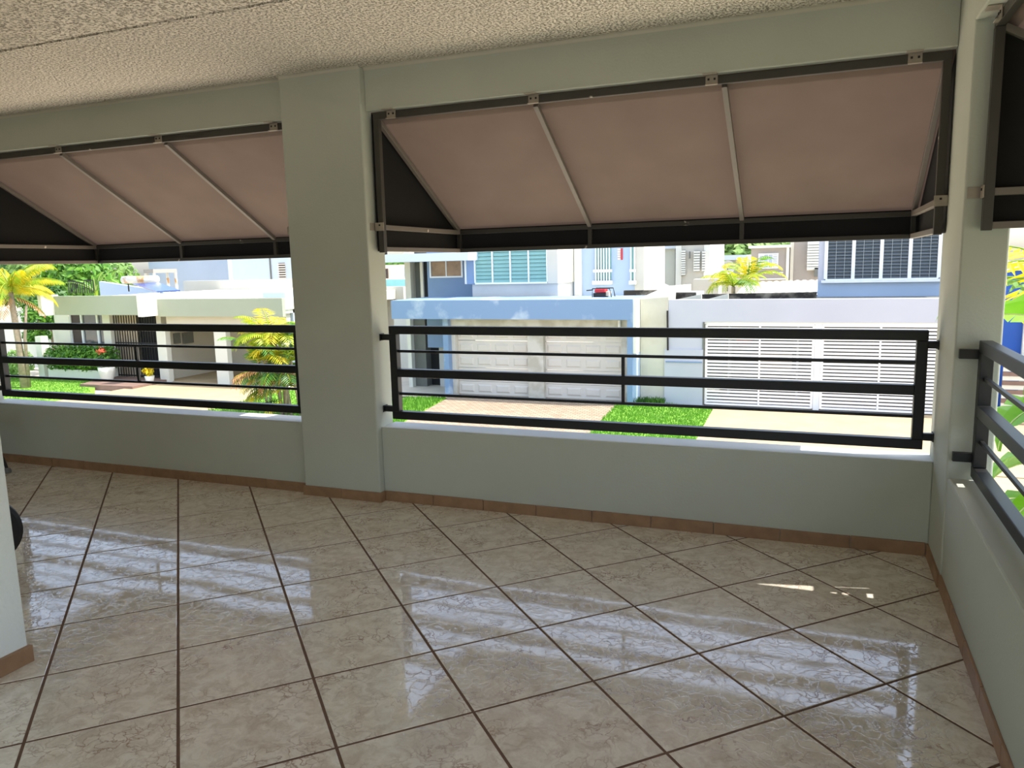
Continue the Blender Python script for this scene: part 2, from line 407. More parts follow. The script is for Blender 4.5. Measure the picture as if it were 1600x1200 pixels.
for a in range(-12, 16):
    for b in range(-10, 16):
        P = lambda i, j: (GX + S * (i * ca + j * sa), GY + S * (i * sa - j * ca))
        e = GAP / S
        poly = [P(a + e, b + e), P(a + 1 - e, b + e), P(a + 1 - e, b + 1 - e), P(a + e, b + 1 - e)]
        full = list(poly)
        for ax, val, less in ((0, XL0, False), (0, XR + 0.004, True), (1, YB, False), (1, 0.0, True)):
            if poly: poly = clip(poly, ax, val, less)
        if len(poly) < 3: continue
        area = abs(sum(poly[i][0] * poly[(i + 1) % len(poly)][1] - poly[(i + 1) % len(poly)][0] * poly[i][1] for i in range(len(poly)))) / 2
        if area < 0.0006: continue
        if all(p[0] < -0.62 and p[1] < -2.26 for p in poly): continue
        cx = sum(p[0] for p in full) / 4; cy = sum(p[1] for p in full) / 4
        whole = area > S * S * 0.955 and len(poly) == 4
        if whole and shared_tile is not None:
            o = put('tile', shared_tile, fl, (cx, cy, 0)); continue
        top = lip(poly, CH); n = len(poly)
        v = [(p[0] - cx, p[1] - cy, -0.0018) for p in poly] + [(p[0] - cx, p[1] - cy, -0.0011) for p in poly] + [(p[0] - cx, p[1] - cy, 0.0) for p in top]
        f = [tuple(2 * n + i for i in range(n))]
        for k in (0, 1):
            for i in range(n): f.append((k * n + i, k * n + (i + 1) % n, (k + 1) * n + (i + 1) % n, (k + 1) * n + i))
        me = bpy.data.meshes.new('tile'); me.from_pydata(v, [], f); me.materials.append(M_tile); me.update()
        if me.polygons[0].normal.z < 0: me.flip_normals()
        put('tile', me, fl, (cx, cy, 0))
        if whole: shared_tile = me

# skirting tiles
def skirting(name, runs, h=0.066, t=0.011, step=0.333):
    g = thing(name, (runs[0][0], runs[0][1], 0), kind='structure')
    for x0, y0, x1, y1, nx, ny in runs:
        L = math.hypot(x1 - x0, y1 - y0); k = max(1, round(L / step)); ux, uy = (x1 - x0) / L, (y1 - y0) / L
        for i in range(k):
            a, b = L * i / k + (0.0015 if i else 0), L * (i + 1) / k - 0.0015
            p = (x0 + ux * a, y0 + uy * a); q = (x0 + ux * b, y0 + uy * b); hh = h + random.uniform(-0.0015, 0.0015)
            MB().hexa([(p[0], p[1], 0), (q[0], q[1], 0), (q[0] + nx * t, q[1] + ny * t, 0), (p[0] + nx * t, p[1] + ny * t, 0)],
                      [(p[0], p[1], hh), (q[0], q[1], hh), (q[0] + nx * t, q[1] + ny * t, hh), (p[0] + nx * t, p[1] + ny * t, hh)]).build('skirting_tile', M_basetile, g, 0.002)
skirting('baseboard_front', [(XL0, 0, XC0 - 0.012, 0, 0, -1), (XC0 - 0.011, -0.05, XC1 + 0.011, -0.05, 0, -1), (XC1, -0.05, XC1, 0, 1, 0), (XC1 + 0.012, 0, XR - 0.012, 0, 0, -1)])
skirting('baseboard_right', [(XR, YP, XR, 0, -1, 0), (XR + 0.006, -3.7, XR + 0.006, YP - 0.002, -1, 0)])
skirting('baseboard_left', [(-0.622, -4.8, -0.622, -2.242, 1, 0)], t=0.02)

# ------------------------------------------------------------------ awnings
def awning(label, o, ax, out, length, rafters, clips, ends=True):
    """o: corner point on plan, ax: unit vector along the wall, out: unit vector outward"""
    ax, out = Vector(ax), Vector(out)
    W = lambda s, d, z: Vector((o[0], o[1], 0)) + ax * s + out * d + Vector((0, 0, z))
    g = thing('awning', W(length / 2, 0.03, 1.575), label, 'awning', 'grey fabric awnings over the balcony openings')
    ZT, ZF, ZV, D = 2.378, 1.725, 1.592, 1.10
    up = (0, 0, 1)
    MB().bar(W(0, 0, ZT), W(length, 0, ZT), 0.032, 0.04).build('top_bar', M_bronze, g, 0.002)
    for s in (0.02, length - 0.02):
        MB().bar(W(s, 0, 1.572), W(s, 0, ZT - 0.02), 0.036, 0.036, ax).build('jamb_bar', M_bronze, g, 0.002)
        MB().bar(W(s, 0.018, ZF), W(s, D, ZF), 0.03, 0.03).build('side_arm', M_rafter, g, 0.002)
        MB().bar(W(s, 0.018, ZV), W(s, D, ZV), 0.028, 0.028).build('valance_bar', M_rafter, g, 0.002)
        MB().bar(W(s, D, ZV + 0.014), W(s, D, ZF - 0.015), 0.028, 0.028, ax).build('corner_stile', M_bronze, g, 0.002)
    MB().bar(W(0, D, ZF), W(length, D, ZF), 0.03, 0.03).build('front_bar', M_bronze, g, 0.002)
    MB().bar(W(0, D, ZV), W(length, D, ZV), 0.028, 0.028).build('valance_bar', M_bronze, g, 0.002)
    for s in rafters:
        MB().bar(W(s, 0.015, ZT - 0.022), W(s, D - 0.01, ZF + 0.012), 0.028, 0.028).build('rafter', M_rafter, g, 0.002)
        if 0.05 < s < length - 0.05:
            MB().bar(W(s, D, ZV + 0.014), W(s, D, ZF - 0.015), 0.028, 0.028, ax).build('valance_stile', M_bronze, g, 0.002)
    # fabric: sloping sheet, two end panels, hanging valance
    up2 = 0.024
    sheets = MB()
    n = 14
    for i in range(n):
        a, b = -0.012 + (length + 0.024) * i / n, -0.012 + (length + 0.024) * (i + 1) / n
        sheets.quad(W(a, -0.012, ZT + up2), W(b, -0.012, ZT + up2), W(b, D + 0.018, ZF + up2), W(a, D + 0.018, ZF + up2))
    sheets.build('canopy', M_canopy, g)
    for s, e in ((-0.012, 1), (length + 0.012, -1)):
        MB().quad(W(s, -0.012, ZT + up2), W(s, D + 0.018, ZF + up2), W(s, -0.012, ZF + up2)).quad(W(s, -0.012, ZF + up2), W(s, D + 0.018, ZF + up2), W(s, D + 0.018, ZV - 0.012), W(s, -0.012, ZV - 0.012)).build('end_panel', M_canopy_shade, g)
    MB().quad(W(-0.012, D + 0.018, ZF + up2), W(length + 0.012, D + 0.018, ZF + up2), W(length + 0.012, D + 0.018, ZV - 0.012), W(-0.012, D + 0.018, ZV - 0.012)).build('valance', M_canopy_shade, g)
    for s in clips:
        c = MB()
        c.bar(W(s - 0.03, -0.02, ZT + 0.004), W(s + 0.03, -0.02, ZT + 0.004), 0.005, 0.05)
        c.bar(W(s - 0.04, -0.045, ZB - 0.003), W(s + 0.03, -0.045, ZB - 0.003), 0.05, 0.004)
        c.bar(W(s - 0.03, -0.03, ZT - 0.022), W(s + 0.03, -0.03, ZT - 0.022), 0.018, 0.004)
        k = c.build('clip', M_clip, g, 0.001)
        for e in (-0.015, 0.015):
            MB().bar(W(s + e - 0.005, -0.024, ZT + 0.005), W(s + e + 0.005, -0.024, ZT + 0.005), 0.003, 0.010).build('screw', M_darkhole, k)
    for s, q in ((0.0, -1), (length, 1)):
        c = MB()
        c.bar(W(s + q * 0.016, -0.022, ZF + 0.003), W(s - q * 0.045, -0.022, ZF + 0.003), 0.005, 0.05)
        c.bar(W(s + q * 0.022, -0.024, ZF + 0.003), W(s + q * 0.022, -0.07, ZF + 0.003), 0.004, 0.045)
        k = c.build('clip', M_clip, g, 0.001)
        MB().bar(W(s - q * 0.012, -0.026, ZF + 0.012), W(s - q * 0.022, -0.026, ZF + 0.012), 0.003, 0.010).build('screw', M_darkhole, k)
    return g
awning('grey fabric awning between the square column and the corner pillar', (-0.345, 0.055), (1, 0, 0), (0, 1, 0), 3.065, [0.02, 1.03, 2.05, 3.045], [0.13, 1.03, 1.99, 2.91])
awning('grey fabric awning beyond the square column, facing the white house', (-4.03, 0.055), (1, 0, 0), (0, 1, 0), 3.06, [0.02, 1.03, 2.03, 3.04], [1.05, 2.0, 2.96])
awning('dark awning over the side opening past the corner pillar', (2.815, -3.50), (0, 1, 0), (1, 0, 0), 3.062, [0.02, 1.03, 2.03, 3.04], [0.13, 1.05, 2.0, 2.93])

# ------------------------------------------------------------------ railings
def railing(label, o, ax, nrm, length, divider, brk):
    ax, nrm = Vector(ax), Vector(nrm)
    W = lambda s, d, z: Vector((o[0], o[1], 0)) + ax * s + nrm * d + Vector((0, 0, z))
    g = thing('railing', W(length / 2, 0, 0.53), label, 'railing', 'black tube railings on the balcony sills')
    T = 0.05
    for nm, z in (('top_rail', 1.094), ('middle_rail', 0.825), ('bottom_rail', 0.555)):
        a, b = (0, length) if nm != 'middle_rail' else (T, length - T)
        MB().bar(W(a, 0, z), W(b, 0, z), T, T).build(nm, M_black, g, 0.003)
    for s in (T / 2, length - T / 2):
        MB().bar(W(s, 0, 0.58), W(s, 0, 1.069), T, T, nrm).build('post', M_black, g, 0.003)
    for z in (0.961, 0.692):
        MB().bar(W(T, 0, z), W(length - T, 0, z), 0.016, 0.016).build('thin_bar', M_black, g, 0.001)
    for z0, z1 in ((0.851, 0.953), (0.70, 0.799)):
        MB().bar(W(divider, 0, z0), W(divider, 0, z1), 0.018, 0.018, nrm).build('divider', M_black, g, 0.001)
    for s0, s1 in brk:
        for z in (1.048, 0.592):
            c = MB(); c.bar(W(s0, 0, z), W(s1, 0, z), 0.03, 0.036); c.bar(W(s0, 0, z), W(s0 + (0.006 if s1 > s0 else -0.006), 0, z), 0.05, 0.044)
            c.build('bracket', M_black, g, 0.001)
    return g
railing('black tube railing between the square column and the corner pillar', (-0.302, 0.056), (1, 0, 0), (0, 1, 0), 2.99, 1.484, [(-0.067, 0.0), (3.037, 2.99)])
railing('black tube railing before the white house across the street', (-3.90, 0.056), (1, 0, 0), (0, 1, 0), 2.925, 1.46, [(-0.15, 0.0), (2.955, 2.925)])
rr = railing('black tube railing on the side sill by the banana leaves', (2.848, -3.66), (0, 1, 0), (1, 0, 0), 3.23, 1.6, [(-0.04, 0.0)])
for z in (1.060, 0.612):
    MB().box(2.752, 2.83, YP - 0.026, YP - 0.001, z - 0.02, z + 0.02).build('bracket', M_black, rr, 0.001)
    MB().box(2.826, 2.866, YP - 0.022, YP - 0.001, z - 0.016, z + 0.016).build('bracket', M_black, rr, 0.001)

# ------------------------------------------------------------------ things half hidden behind the left wall
g = thing('hand_truck', (-1.82, -1.55, 0), 'black rubber wheel standing on the tiles behind the stucco wall', 'wheel')
c = Vector((-1.785, -1.615, 0.175))
wd = (CAM - c); wd.z = 0; wd.normalize(); side = Vector((-wd.y, wd.x, 0))
def disc(name, m, cen, rad, th, prof=None):
    mb = MB(); n = 36
    for k, (rr_, hh) in enumerate(prof or [(rad * 0.9, -th / 2), (rad, -th * 0.3), (rad, th * 0.3), (rad * 0.9, th / 2)]):
        for j in range(n):
            t = 2 * math.pi * j / n
            mb.v.append(tuple(cen + side * (rr_ * math.cos(t)) + Vector((0, 0, 1)) * (rr_ * math.sin(t)) + wd * hh))
    kk = len(prof or [0] * 4)
    for k in range(kk - 1):
        for j in range(n):
            mb.f.append((k * n + j, k * n + (j + 1) % n, (k + 1) * n + (j + 1) % n, (k + 1) * n + j))
    mb.f.append(tuple(range(n))); mb.f.append(tuple((kk - 1) * n + j for j in range(n)))
    return mb.build(name, m, g)
disc('tyre', M_rubber, c, 0.175, 0.06)
disc('hub', M_greycap, c + wd * 0.02, 0.04, 0.04)
MB().tube([c - wd * 0.02, c - wd * 0.45], 0.012).build('axle', M_iron, g)
MB().tube([c - wd * 0.4 - side * 0.02 + Vector((0, 0, 0.0)), c - wd * 0.4 - side * 0.1 + Vector((0, 0, 0.7))], 0.014).build('frame_tube', M_iron, g)
MB().tube([c - wd * 0.08 + Vector((0, 0, 0.0)), c - wd * 0.08 - side * 0.35 + Vector((0, 0, 0.3))], 0.014).build('frame_tube', M_iron, g)

st = thing('folding_stool', (-3.75, -0.30, 0), 'grey capped stool foot on the tiles near the front skirting', 'stool')
tops = [(-3.96, -0.24, 0.42), (-3.96, -0.46, 0.42), (-3.72, -0.24, 0.42), (-3.72, -0.46, 0.42)]
feet = [(-3.97, -0.2, 0.0), (-3.97, -0.52, 0.0), (-3.52, -0.26, 0.0), (-3.60, -0.52, 0.0)]
feet[3] = (-3.70, -0.52, 0.0)
for a, b in zip(tops, feet):
    b2 = Vector(b) + Vector((0, 0, 0.02))
    lg = MB().tube([a, b2], 0.011).build('leg', M_iron, st)
    d = (Vector(b) - Vector(a)).normalized()
    MB().lathe((b[0], b[1], 0), [(0.022, 0.0), (0.026, 0.012), (0.022, 0.03), (0.014, 0.04)], 14).build('foot_cap', M_greycap, lg, smooth=True)
B('seat', M_iron, st, -3.99, -3.69, -0.49, -0.21, 0.41, 0.435, bevel=0.006)

# ------------------------------------------------------------------ the ground across the street
ZG = -3.0
def ground(name, m, poly, z, th=0.06):
    mb = MB(); n = len(poly)
    mb.v = [(p[0], p[1], z - th) for p in poly] + [(p[0], p[1], z) for p in poly]
    mb.f = [tuple(range(n)), tuple(range(2 * n - 1, n - 1, -1))] + [(i, (i + 1) % n, n + (i + 1) % n, n + i) for i in range(n)]
    return tag(mb.build(name, m, None), kind='structure')
gr = B('ground', M_path, None, -130, 110, -30, 190, ZG - 0.6, ZG - 0.12); tag(gr, kind='structure')
ground('added_dark_ground', M_added_ground, [(3.1, -12), (14, -12), (14, 3.4), (3.1, 3.4)], ZG - 0.06)  # added dark ground running out of view, cuts the light bounced onto the jamb
ground('street', M_street_bounce, [(-90, 3.5), (70, 3.5), (70, 12.0), (-90, 12.0)], ZG - 0.1)
ground('sidewalk', M_conc, [(-90, 12.0), (70, 12.0), (70, 13.6), (-90, 13.6)], ZG - 0.02)
LAWN = {}
LAWN['a'] = [(-40, 13.6), (-23.4, 13.6), (-23.6, 17.2), (-25.0, 18.4), (-26.1, 19.7), (-40, 19.7)]
ground('lawn', M_lawn, LAWN['a'], ZG - 0.005)
ground('driveway', M_conc, [(-23.4, 13.6), (-16.2, 13.6), (-16.6, 24), (-23.2, 24), (-23.2, 18.2)], ZG)
LAWN['b'] = [(-16.2, 13.6), (-12.0, 13.6), (-12.0, 19.5), (-16.5, 19.5)]
ground('lawn', M_lawn, LAWN['b'], ZG - 0.005)
LAWN['c'] = [(-12.0, 13.6), (-8.75, 13.6), (-9.65, 19.4), (-12.0, 18.6)]
ground('lawn', M_lawn, LAWN['c'], ZG - 0.005)
ground('path', M_path, [(-13.2, 19.6), (-9.75, 19.5), (-9.75, 24), (-13.2, 30)], ZG - 0.002)
ground('paved_driveway', M_paver, [(-8.75, 13.6), (-3.25, 13.6), (-3.75, 20.2), (-9.7, 20.2)], ZG)
LAWN['d'] = [(-3.25, 13.6), (-0.55, 13.6), (-0.72, 19.5), (-2.2, 20), (-3.3, 20), (-3.75, 19.6)]
ground('lawn', M_lawn, LAWN['d'], ZG - 0.005)
ground('driveway', M_conc, [(-0.55, 13.6), (9, 13.6), (9, 24), (-1.0, 24), (-0.72, 19.5)], ZG)
ground('step', M_deck, [(-25.6, 18.2), (-22.75, 18.2), (-22.9, 20.4), (-26.1, 20.4), (-26.1, 19.75)], ZG + 0.1, 0.2)

def inside(p, poly):
    c_ = False; n = len(poly)
    for i in range(n):
        a, b = poly[i], poly[(i + 1) % n]
        if (a[1] > p[1]) != (b[1] > p[1]) and p[0] < (b[0] - a[0]) * (p[1] - a[1]) / (b[1] - a[1]) + a[0]: c_ = not c_
    return c_
def grass(poly, n, hmin, hmax, label, m=None):
    mb = MB(); xs = [p[0] for p in poly]; ys = [p[1] for p in poly]; k = 0
    while k < n:
        p = (random.uniform(min(xs), max(xs)), random.uniform(min(ys), max(ys)))
        if not inside(p, poly): continue
        k += 1; a = random.uniform(0, 6.28); h = random.uniform(hmin, hmax); w_ = 0.012 + h * 0.1
        dx, dy = math.cos(a), math.sin(a); lx, ly = random.uniform(-.5, .5) * h, random.uniform(-.5, .5) * h
        mb.quad((p[0] - dx * w_, p[1] - dy * w_, ZG - 0.006), (p[0] + dx * w_, p[1] + dy * w_, ZG - 0.006), (p[0] + lx, p[1] + ly, ZG + h))
    return tag(mb.build('grass', m or M_grass, None), label, 'grass', kind='stuff')
grass([(-34, 14), (-23.6, 14), (-23.8, 17.2), (-25.2, 18.3), (-26.3, 19.5), (-34, 19.5)], 9000, 0.03, 0.07, 'mown lawn in front of the white house hedge')
grass(LAWN['b'], 3500, 0.04, 0.12, 'rough grass around the foot of the bushy palm')
grass(LAWN['c'], 6000, 0.05, 0.16, 'unmown grass beside the block paved driveway')
grass(LAWN['d'], 8000, 0.03, 0.09, 'bright lawn strip between the two driveways')
grass([(-3.2, 19.5), (-2.25, 19.5), (-2.25, 19.8), (-3.2, 19.8)], 700, 0.1, 0.3, 'tall grass tufts at the foot of the bare concrete wall', M_leaf_d)

# ------------------------------------------------------------------ window / louvre helpers for the houses
def louvre_window(house, x0, x1, z0, z1, Y, npane, nslat, mslat, fw=0.09, grille=False):
    f = MB()
    f.box(x0, x1, Y - 0.05, Y + 0.04, z0 - 0.06, z0); f.box(x0, x1, Y - 0.05, Y + 0.04, z1, z1 + 0.06)
    pw = (x1 - x0) / npane
    for i in range(npane + 1):
        xx = x0 + pw * i; f.box(xx - fw / 2, xx + fw / 2, Y - 0.05, Y + 0.04, z0, z1)
    w_ = f.build('window', M_frame, house)
    B('backing', M_dark, w_, x0, x1, Y + 0.05, Y + 0.07, z0, z1)
    h = (z1 - z0) / nslat; sw = pw - fw - 0.01
    me = MB().hexa([(-sw / 2, -0.025, -h * 0.5), (sw / 2, -0.025, -h * 0.5), (sw / 2, -0.015, -h * 0.5), (-sw / 2, -0.015, -h * 0.5)],
                   [(-sw / 2, 0.015, h * 0.44), (sw / 2, 0.015, h * 0.44), (sw / 2, 0.025, h * 0.44), (-sw / 2, 0.025, h * 0.44)])
    mesh = bpy.data.meshes.new('louvre'); mesh.from_pydata(me.v, [], me.f); mesh.materials.append(mslat); mesh.update()
    for i in range(npane):
        for k in range(nslat):
            put('louvre', mesh, w_, (x0 + pw * (i + 0.5), Y, z0 + h * (k + 0.5)))
        if grille:
            for q in (0.36, 0.68):
                xx = x0 + pw * (i + q); MB().box(xx - 0.006, xx + 0.006, Y - 0.045, Y - 0.033, z0, z1).build('grille_bar', M_grille, w_)
            for k in range(nslat):
                zz = z0 + h * k
                MB().box(x0 + pw * i + fw / 2, x0 + pw * (i + 1) - fw / 2, Y - 0.05, Y - 0.04, zz - 0.004, zz + 0.004).build('grille_bar', M_grille, w_)
    return w_
def simple_window(house, x0, x1, z0, z1, Y, m, fw=0.06, mull=1):
    f = MB(); f.box(x0 - fw, x1 + fw, Y - 0.06, Y + 0.02, z0 - fw, z0); f.box(x0 - fw, x1 + fw, Y - 0.06, Y + 0.02, z1, z1 + fw)
    f.box(x0 - fw, x0, Y - 0.06, Y + 0.02, z0, z1); f.box(x1, x1 + fw, Y - 0.06, Y + 0.02, z0, z1)
    w_ = f.build('window', M_frame, house)
    k = mull + 1
    for i in range(k):
        a, b = x0 + (x1 - x0) * i / k, x0 + (x1 - x0) * (i + 1) / k
        B('pane', m, w_, a + 0.006, b - 0.006, Y - 0.02, Y - 0.005, z0, z1)
        if i: B('mullion', M_frame, w_, a - 0.02, a + 0.02, Y - 0.04, Y, z0, z1)
    return w_

# ------------------------------------------------------------------ white single-storey house
H = thing('house', (-22.5, 21, ZG), 'white single storey house with pale green fascia and open carport', 'house')
YF = 18.8
B('fin', M_white, H, -28.25, -28.05, YF, 19.6, -0.19, 0.66)
B('fin', M_white, H, -22.75, -22.55, YF, 19.8, -0.22, 0.69)
B('fascia', M_greenwall, H, -28.05, -22.75, 19.38, 19.6, -0.19, 0.60)
B('fascia', M_greenwall, H, -22.55, -16.45, 19.62, 19.8, -0.26, 0.44)
B('roof', M_white, H, -28.05, -22.75, 19.6, 30, 0.0, 0.5)
B('roof', M_white, H, -22.55, -16.45, 19.8, 30, 0.0, 0.42)
B('wall_face', M_white, H, -29.4, -28.5, 20.35, 26, ZG, -0.05)
B('wall_face', M_white, H, -28.5, -26.25, 20.4, 20.6, ZG, -1.6)
B('wall_face', M_white, H, -26.45, -26.02, 20.3, 26, ZG, -0.05)
B('wall_face', M_cream, H, -22.55, -16.6, 20.0, 20.25, -0.75, 0.0)
wv = thing('window', (-27.5, 20.5, -1.5)); wv.parent = H; wv.location = Vector((-27.5, 20.5, -1.5)) - H.location
for nm, m, a, b in (('shutter', M_darkbrown, -28.5, -27.85), ('pane', M_glass, -27.76, -26.92), ('pane', M_glass, -26.82, -26.45)):
    B(nm, m, wv, a, b, 20.44, 20.48, -1.6, -0.2)
for xx in (-28.5, -27.805, -26.87):
    B('mullion', M_frame, wv, xx - 0.05, xx + 0.05, 20.38, 20.46, -1.6, -0.2)
dv = thing('entrance_grille', (-25.0, 20.5, ZG)); dv.parent = H; dv.location = Vector((-25.0, 20.5, ZG)) - H.location
B('door_leaf', M_tan, dv, -26.0, -24.95, 20.7, 20.76, ZG + 0.1, -0.2)
B('door_leaf', M_dark, dv, -24.95, -23.6, 20.9, 20.96, ZG + 0.1, -0.2)
for k in range(17):
    xx = -25.98 + 0.145 * k
    B('grille_bar', M_iron, dv, xx - 0.014, xx + 0.014, 20.46, 20.49, ZG + 0.1, -0.2)
for zz in (-0.25, -1.45, -1.6, -2.85):
    B('grille_rail', M_iron, dv, -26.0, -23.6, 20.45, 20.5, zz - 0.025, zz + 0.025)
B('pillar', M_white, H, -23.2, -22.72, 20.05, 20.3, ZG, -0.75)
B('pillar', M_white, H, -20.2, -19.6, 20.05, 20.3, ZG, -0.75)
B('pillar', M_white, H, -17.2, -16.75, 20.05, 20.3, ZG, -0.75)
B('side_wall', M_cream, H, -23.4, -23.15, 20.3, 26, ZG, 0.0)
B('carport_wall', M_cream, H, -26.2, -16.5, 23.3, 23.5, ZG, 0.0)
B('carport_ceiling', M_white, H, -23.2, -16.5, 19.8, 23.5, -0.15, 0.0)
B('carport_floor', M_conc, H, -23.15, -16.5, 20.25, 23.3, ZG - 0.1, ZG + 0.02)
B('side_wall', M_greyblue, H, -16.75, -16.5, 20.3, 26, ZG, 0.0)
for a, b, c0, c1 in ((20.87, 21.17, -1.5, -1.06), (21.36, 21.9, -1.55, -1.08)):
    B('meter_box', M_greypanel, H, -23.15, -23.03, a, b, c0, c1)
B('wall_panel', M_white, H, -23.9, -23.4, 23.27, 23.3, -2.2, -1.8)
# raised roof, parapet and roof details
mb = MB(); mb.hexa([(-35.4, 28.0, ZG), (-30.6, 28.0, ZG), (-30.6, 28.3, ZG), (-35.4, 28.3, ZG)], [(-35.4, 28.0, 1.08), (-30.8, 28.0, 0.5), (-30.8, 28.3, 0.5), (-35.4, 28.3, 1.08)])
mb.build('raised_roof', M_paleblue, H)
B('roof_parapet', M_cream, H, -30.5, -19.6, 29.2, 29.5, 0.4, 1.0)
B('roof_parapet', M_cream, H, -19.9, -19.6, 20.5, 29.2, 0.4, 0.7)
B('roof_hatch', M_paleblue, H, -17.95, -16.9, 20.4, 21.0, 0.42, 0.62)
B('roof_hatch', M_mist, H, -22.1, -21.7, 20.4, 20.8, 0.42, 0.62)
# rooftop solar heater
sh = thing('solar_water_heater', (-27, 25, 0.66), 'rusty solar water heater with a blue panel on the white house roof', 'water heater')
MB().tube([at(193, 437.5, 26.3), at(245, 436.5, 26.3)], 0.2, 14).build('tank', M_rust, sh, smooth=True)
a, b, c_, d = at(207, 443, 26), at(247, 441, 26), at(281, 453, 24.2), at(245, 455, 24.2)
nrm_ = (b - a).cross(d - a).normalized() * 0.06
if nrm_.z < 0: nrm_ = -nrm_
MB().hexa([d - nrm_, c_ - nrm_, b - nrm_, a - nrm_], [d, c_, b, a]).build('panel', M_solar, sh)
for u in (200, 240):
    p = at(u, 440, 26.3); MB().bar(p, (p.x, p.y, 0.55), 0.05, 0.05).build('support', M_iron, sh)
# black iron roof fence
rf = thing('roof_fence', at(128, 452, 26), 'black iron rails on the roof behind the white fascia', 'fence')
for (u0, u1, v0) in ((106, 118, 439), (118, 131, 442), (131, 145, 438)):
    a, b = at(u0, v0, 26), at(u1, v0, 26); z0 = 0.5
    MB().bar(a, b, 0.04, 0.05).build('fence_rail', M_iron, rf)
    for k in range(5):
        p = a.lerp(b, k / 4); MB().bar((p.x, p.y, z0), p, 0.03, 0.03).build('fence_bar', M_iron, rf)
# planter, hedge and pots
pl = B('planter', M_white, None, -29.1, -25.95, 19.55, 20.35, ZG, -2.55); tag(pl, 'low white planter box under the house window', 'planter')
def leaf_cloud(mb, cen, rad, n, size, shell=0.55):
    cen = Vector(cen)
    for _ in range(n):
        while True:
            p = Vector((random.uniform(-1, 1), random.uniform(-1, 1), random.uniform(-1, 1)))
            if shell < p.length < 1: break
        q = cen + Vector((p.x * rad[0], p.y * rad[1], p.z * rad[2]))
        d = (p + Vector((random.uniform(-.7, .7), random.uniform(-.7, .7), random.uniform(-.3, .9)))).normalized()
        t = d.cross(Vector((random.uniform(-1, 1), random.uniform(-1, 1), random.uniform(-1, 1)))).normalized(); b = d.cross(t)
        s = size * random.uniform(0.6, 1.3)
        mb.quad(q - t * s, q + b * s * 0.45, q + t * s, q - b * s * 0.45)
    return mb
hd = thing('hedge', (-27.4, 19.9, -2.6), 'clipped green hedge growing in the low white planter', 'hedge')
mb = MB()
for k in range(12):
    leaf_cloud(mb, (-28.75 + 0.28 * k, 19.75, -2.05), (0.42, 0.55, 0.6), 420, 0.085)
mb.build('foliage', M_leaf_g, hd)['kind'] = 'stuff'
for k in range(5): MB().tube([(-28.5 + 0.65 * k, 19.95, -2.6), (-28.7 + 0.65 * k, 19.9, -1.9)], 0.03, 6).build('stem', M_trunk, hd)
po = thing('flower_pot', (-25.2, 19.2, ZG), 'tall white tapered pot with a red flowering plant by the steps', 'pot')
MB().lathe((-25.2, 19.2, ZG), [(0.17, 0), (0.24, 0.2), (0.32, 0.5), (0.33, 0.68), (0.29, 0.68), (0.27, 0.6)], 20).build('pot', M_white, po, smooth=True)
mb = MB(); leaf_cloud(mb, (-25.2, 19.2, ZG + 1.0), (0.38, 0.38, 0.3), 140, 0.11, 0.1); mb.build('foliage', M_leaf_d, po)
mb = MB(); leaf_cloud(mb, (-25.3, 19.1, ZG + 1.36), (0.2, 0.2, 0.16), 60, 0.07, 0.1); mb.build('blossom', M_terra, po)
po = thing('flower_pot', (-23.1, 19.4, ZG), 'small white pot with a yellow leafed plant beside the pillar', 'pot')
MB().lathe((-23.1, 19.4, ZG), [(0.13, 0), (0.19, 0.34), (0.16, 0.34)], 16).build('pot', M_white, po, smooth=True)
mb = MB(); leaf_cloud(mb, (-23.1, 19.4, ZG + 0.58), (0.22, 0.22, 0.28), 60, 0.11, 0.1); mb.build('foliage', M_leaf_y, po)

# ------------------------------------------------------------------ far buildings on the left
def box_house(label, name, m, rect, Y, depth, z0=ZG):
    x0, x1, _, z1 = rect
    g_ = thing(name, ((x0 + x1) / 2, Y + depth / 2, z0), label, 'house')
    B('wall_face', m, g_, x0, x1, Y, Y + depth, z0, z1)
    return g_
r = R(228, 370, 358, 440, 42); hb = box_house('large grey blue house block behind the white house roof', 'house', M_greyblue, (r[0], r[1], 0, r[3]), 42, 10)
B('roof', M_white, hb, r[0] - 0.1, r[1] + 0.1, 41.9, 52.1, r[3], r[3] + 0.15)
r = R(359, 370, 470, 440, 38); hb = box_house('white two storey house block with a slatted wall vent', 'house', M_mist, (r[0], r[1], 0, r[3]), 38, 10)
B('roof', M_white, hb, r[0] - 0.1, r[1] + 0.1, 37.9, 48.1, r[3], r[3] + 0.15)
p = at(424, 430, 38); B('downpipe', M_greypanel, hb, p.x - 0.04, p.x + 0.04, 37.92, 38, ZG, r[3])
x0, x1, z0, z1 = R(435.5, 411, 447, 440, 38)
vt = B('vent', M_dark, hb, x0, x1, 37.97, 38.0, z0, z1)
for k in range(8):
    zz = z0 + (z1 - z0) * (k + 0.5) / 8; B('slat', M_pink, vt, x0 - 0.04, x1 + 0.04, 37.9, 37.97, zz - 0.04, zz + 0.04)
# roof clutter silhouette beyond
r = R(224, 421, 240, 432, 34); cg = thing('roof_shed', ((r[0] + r[1]) / 2, 35, 0.5), 'small timber roof shelter on thin posts beyond the banana plants', 'shelter')
B('roof', M_beige, cg, r[0], r[1], 34, 36, r[3] - 0.25, r[3])
for xx in (r[0] + 0.05, r[1] - 0.05):
    for yy in (34.1, 35.9): B('post', M_rust, cg, xx - 0.06, xx + 0.06, yy - 0.06, yy + 0.06, ZG, r[3] - 0.25)

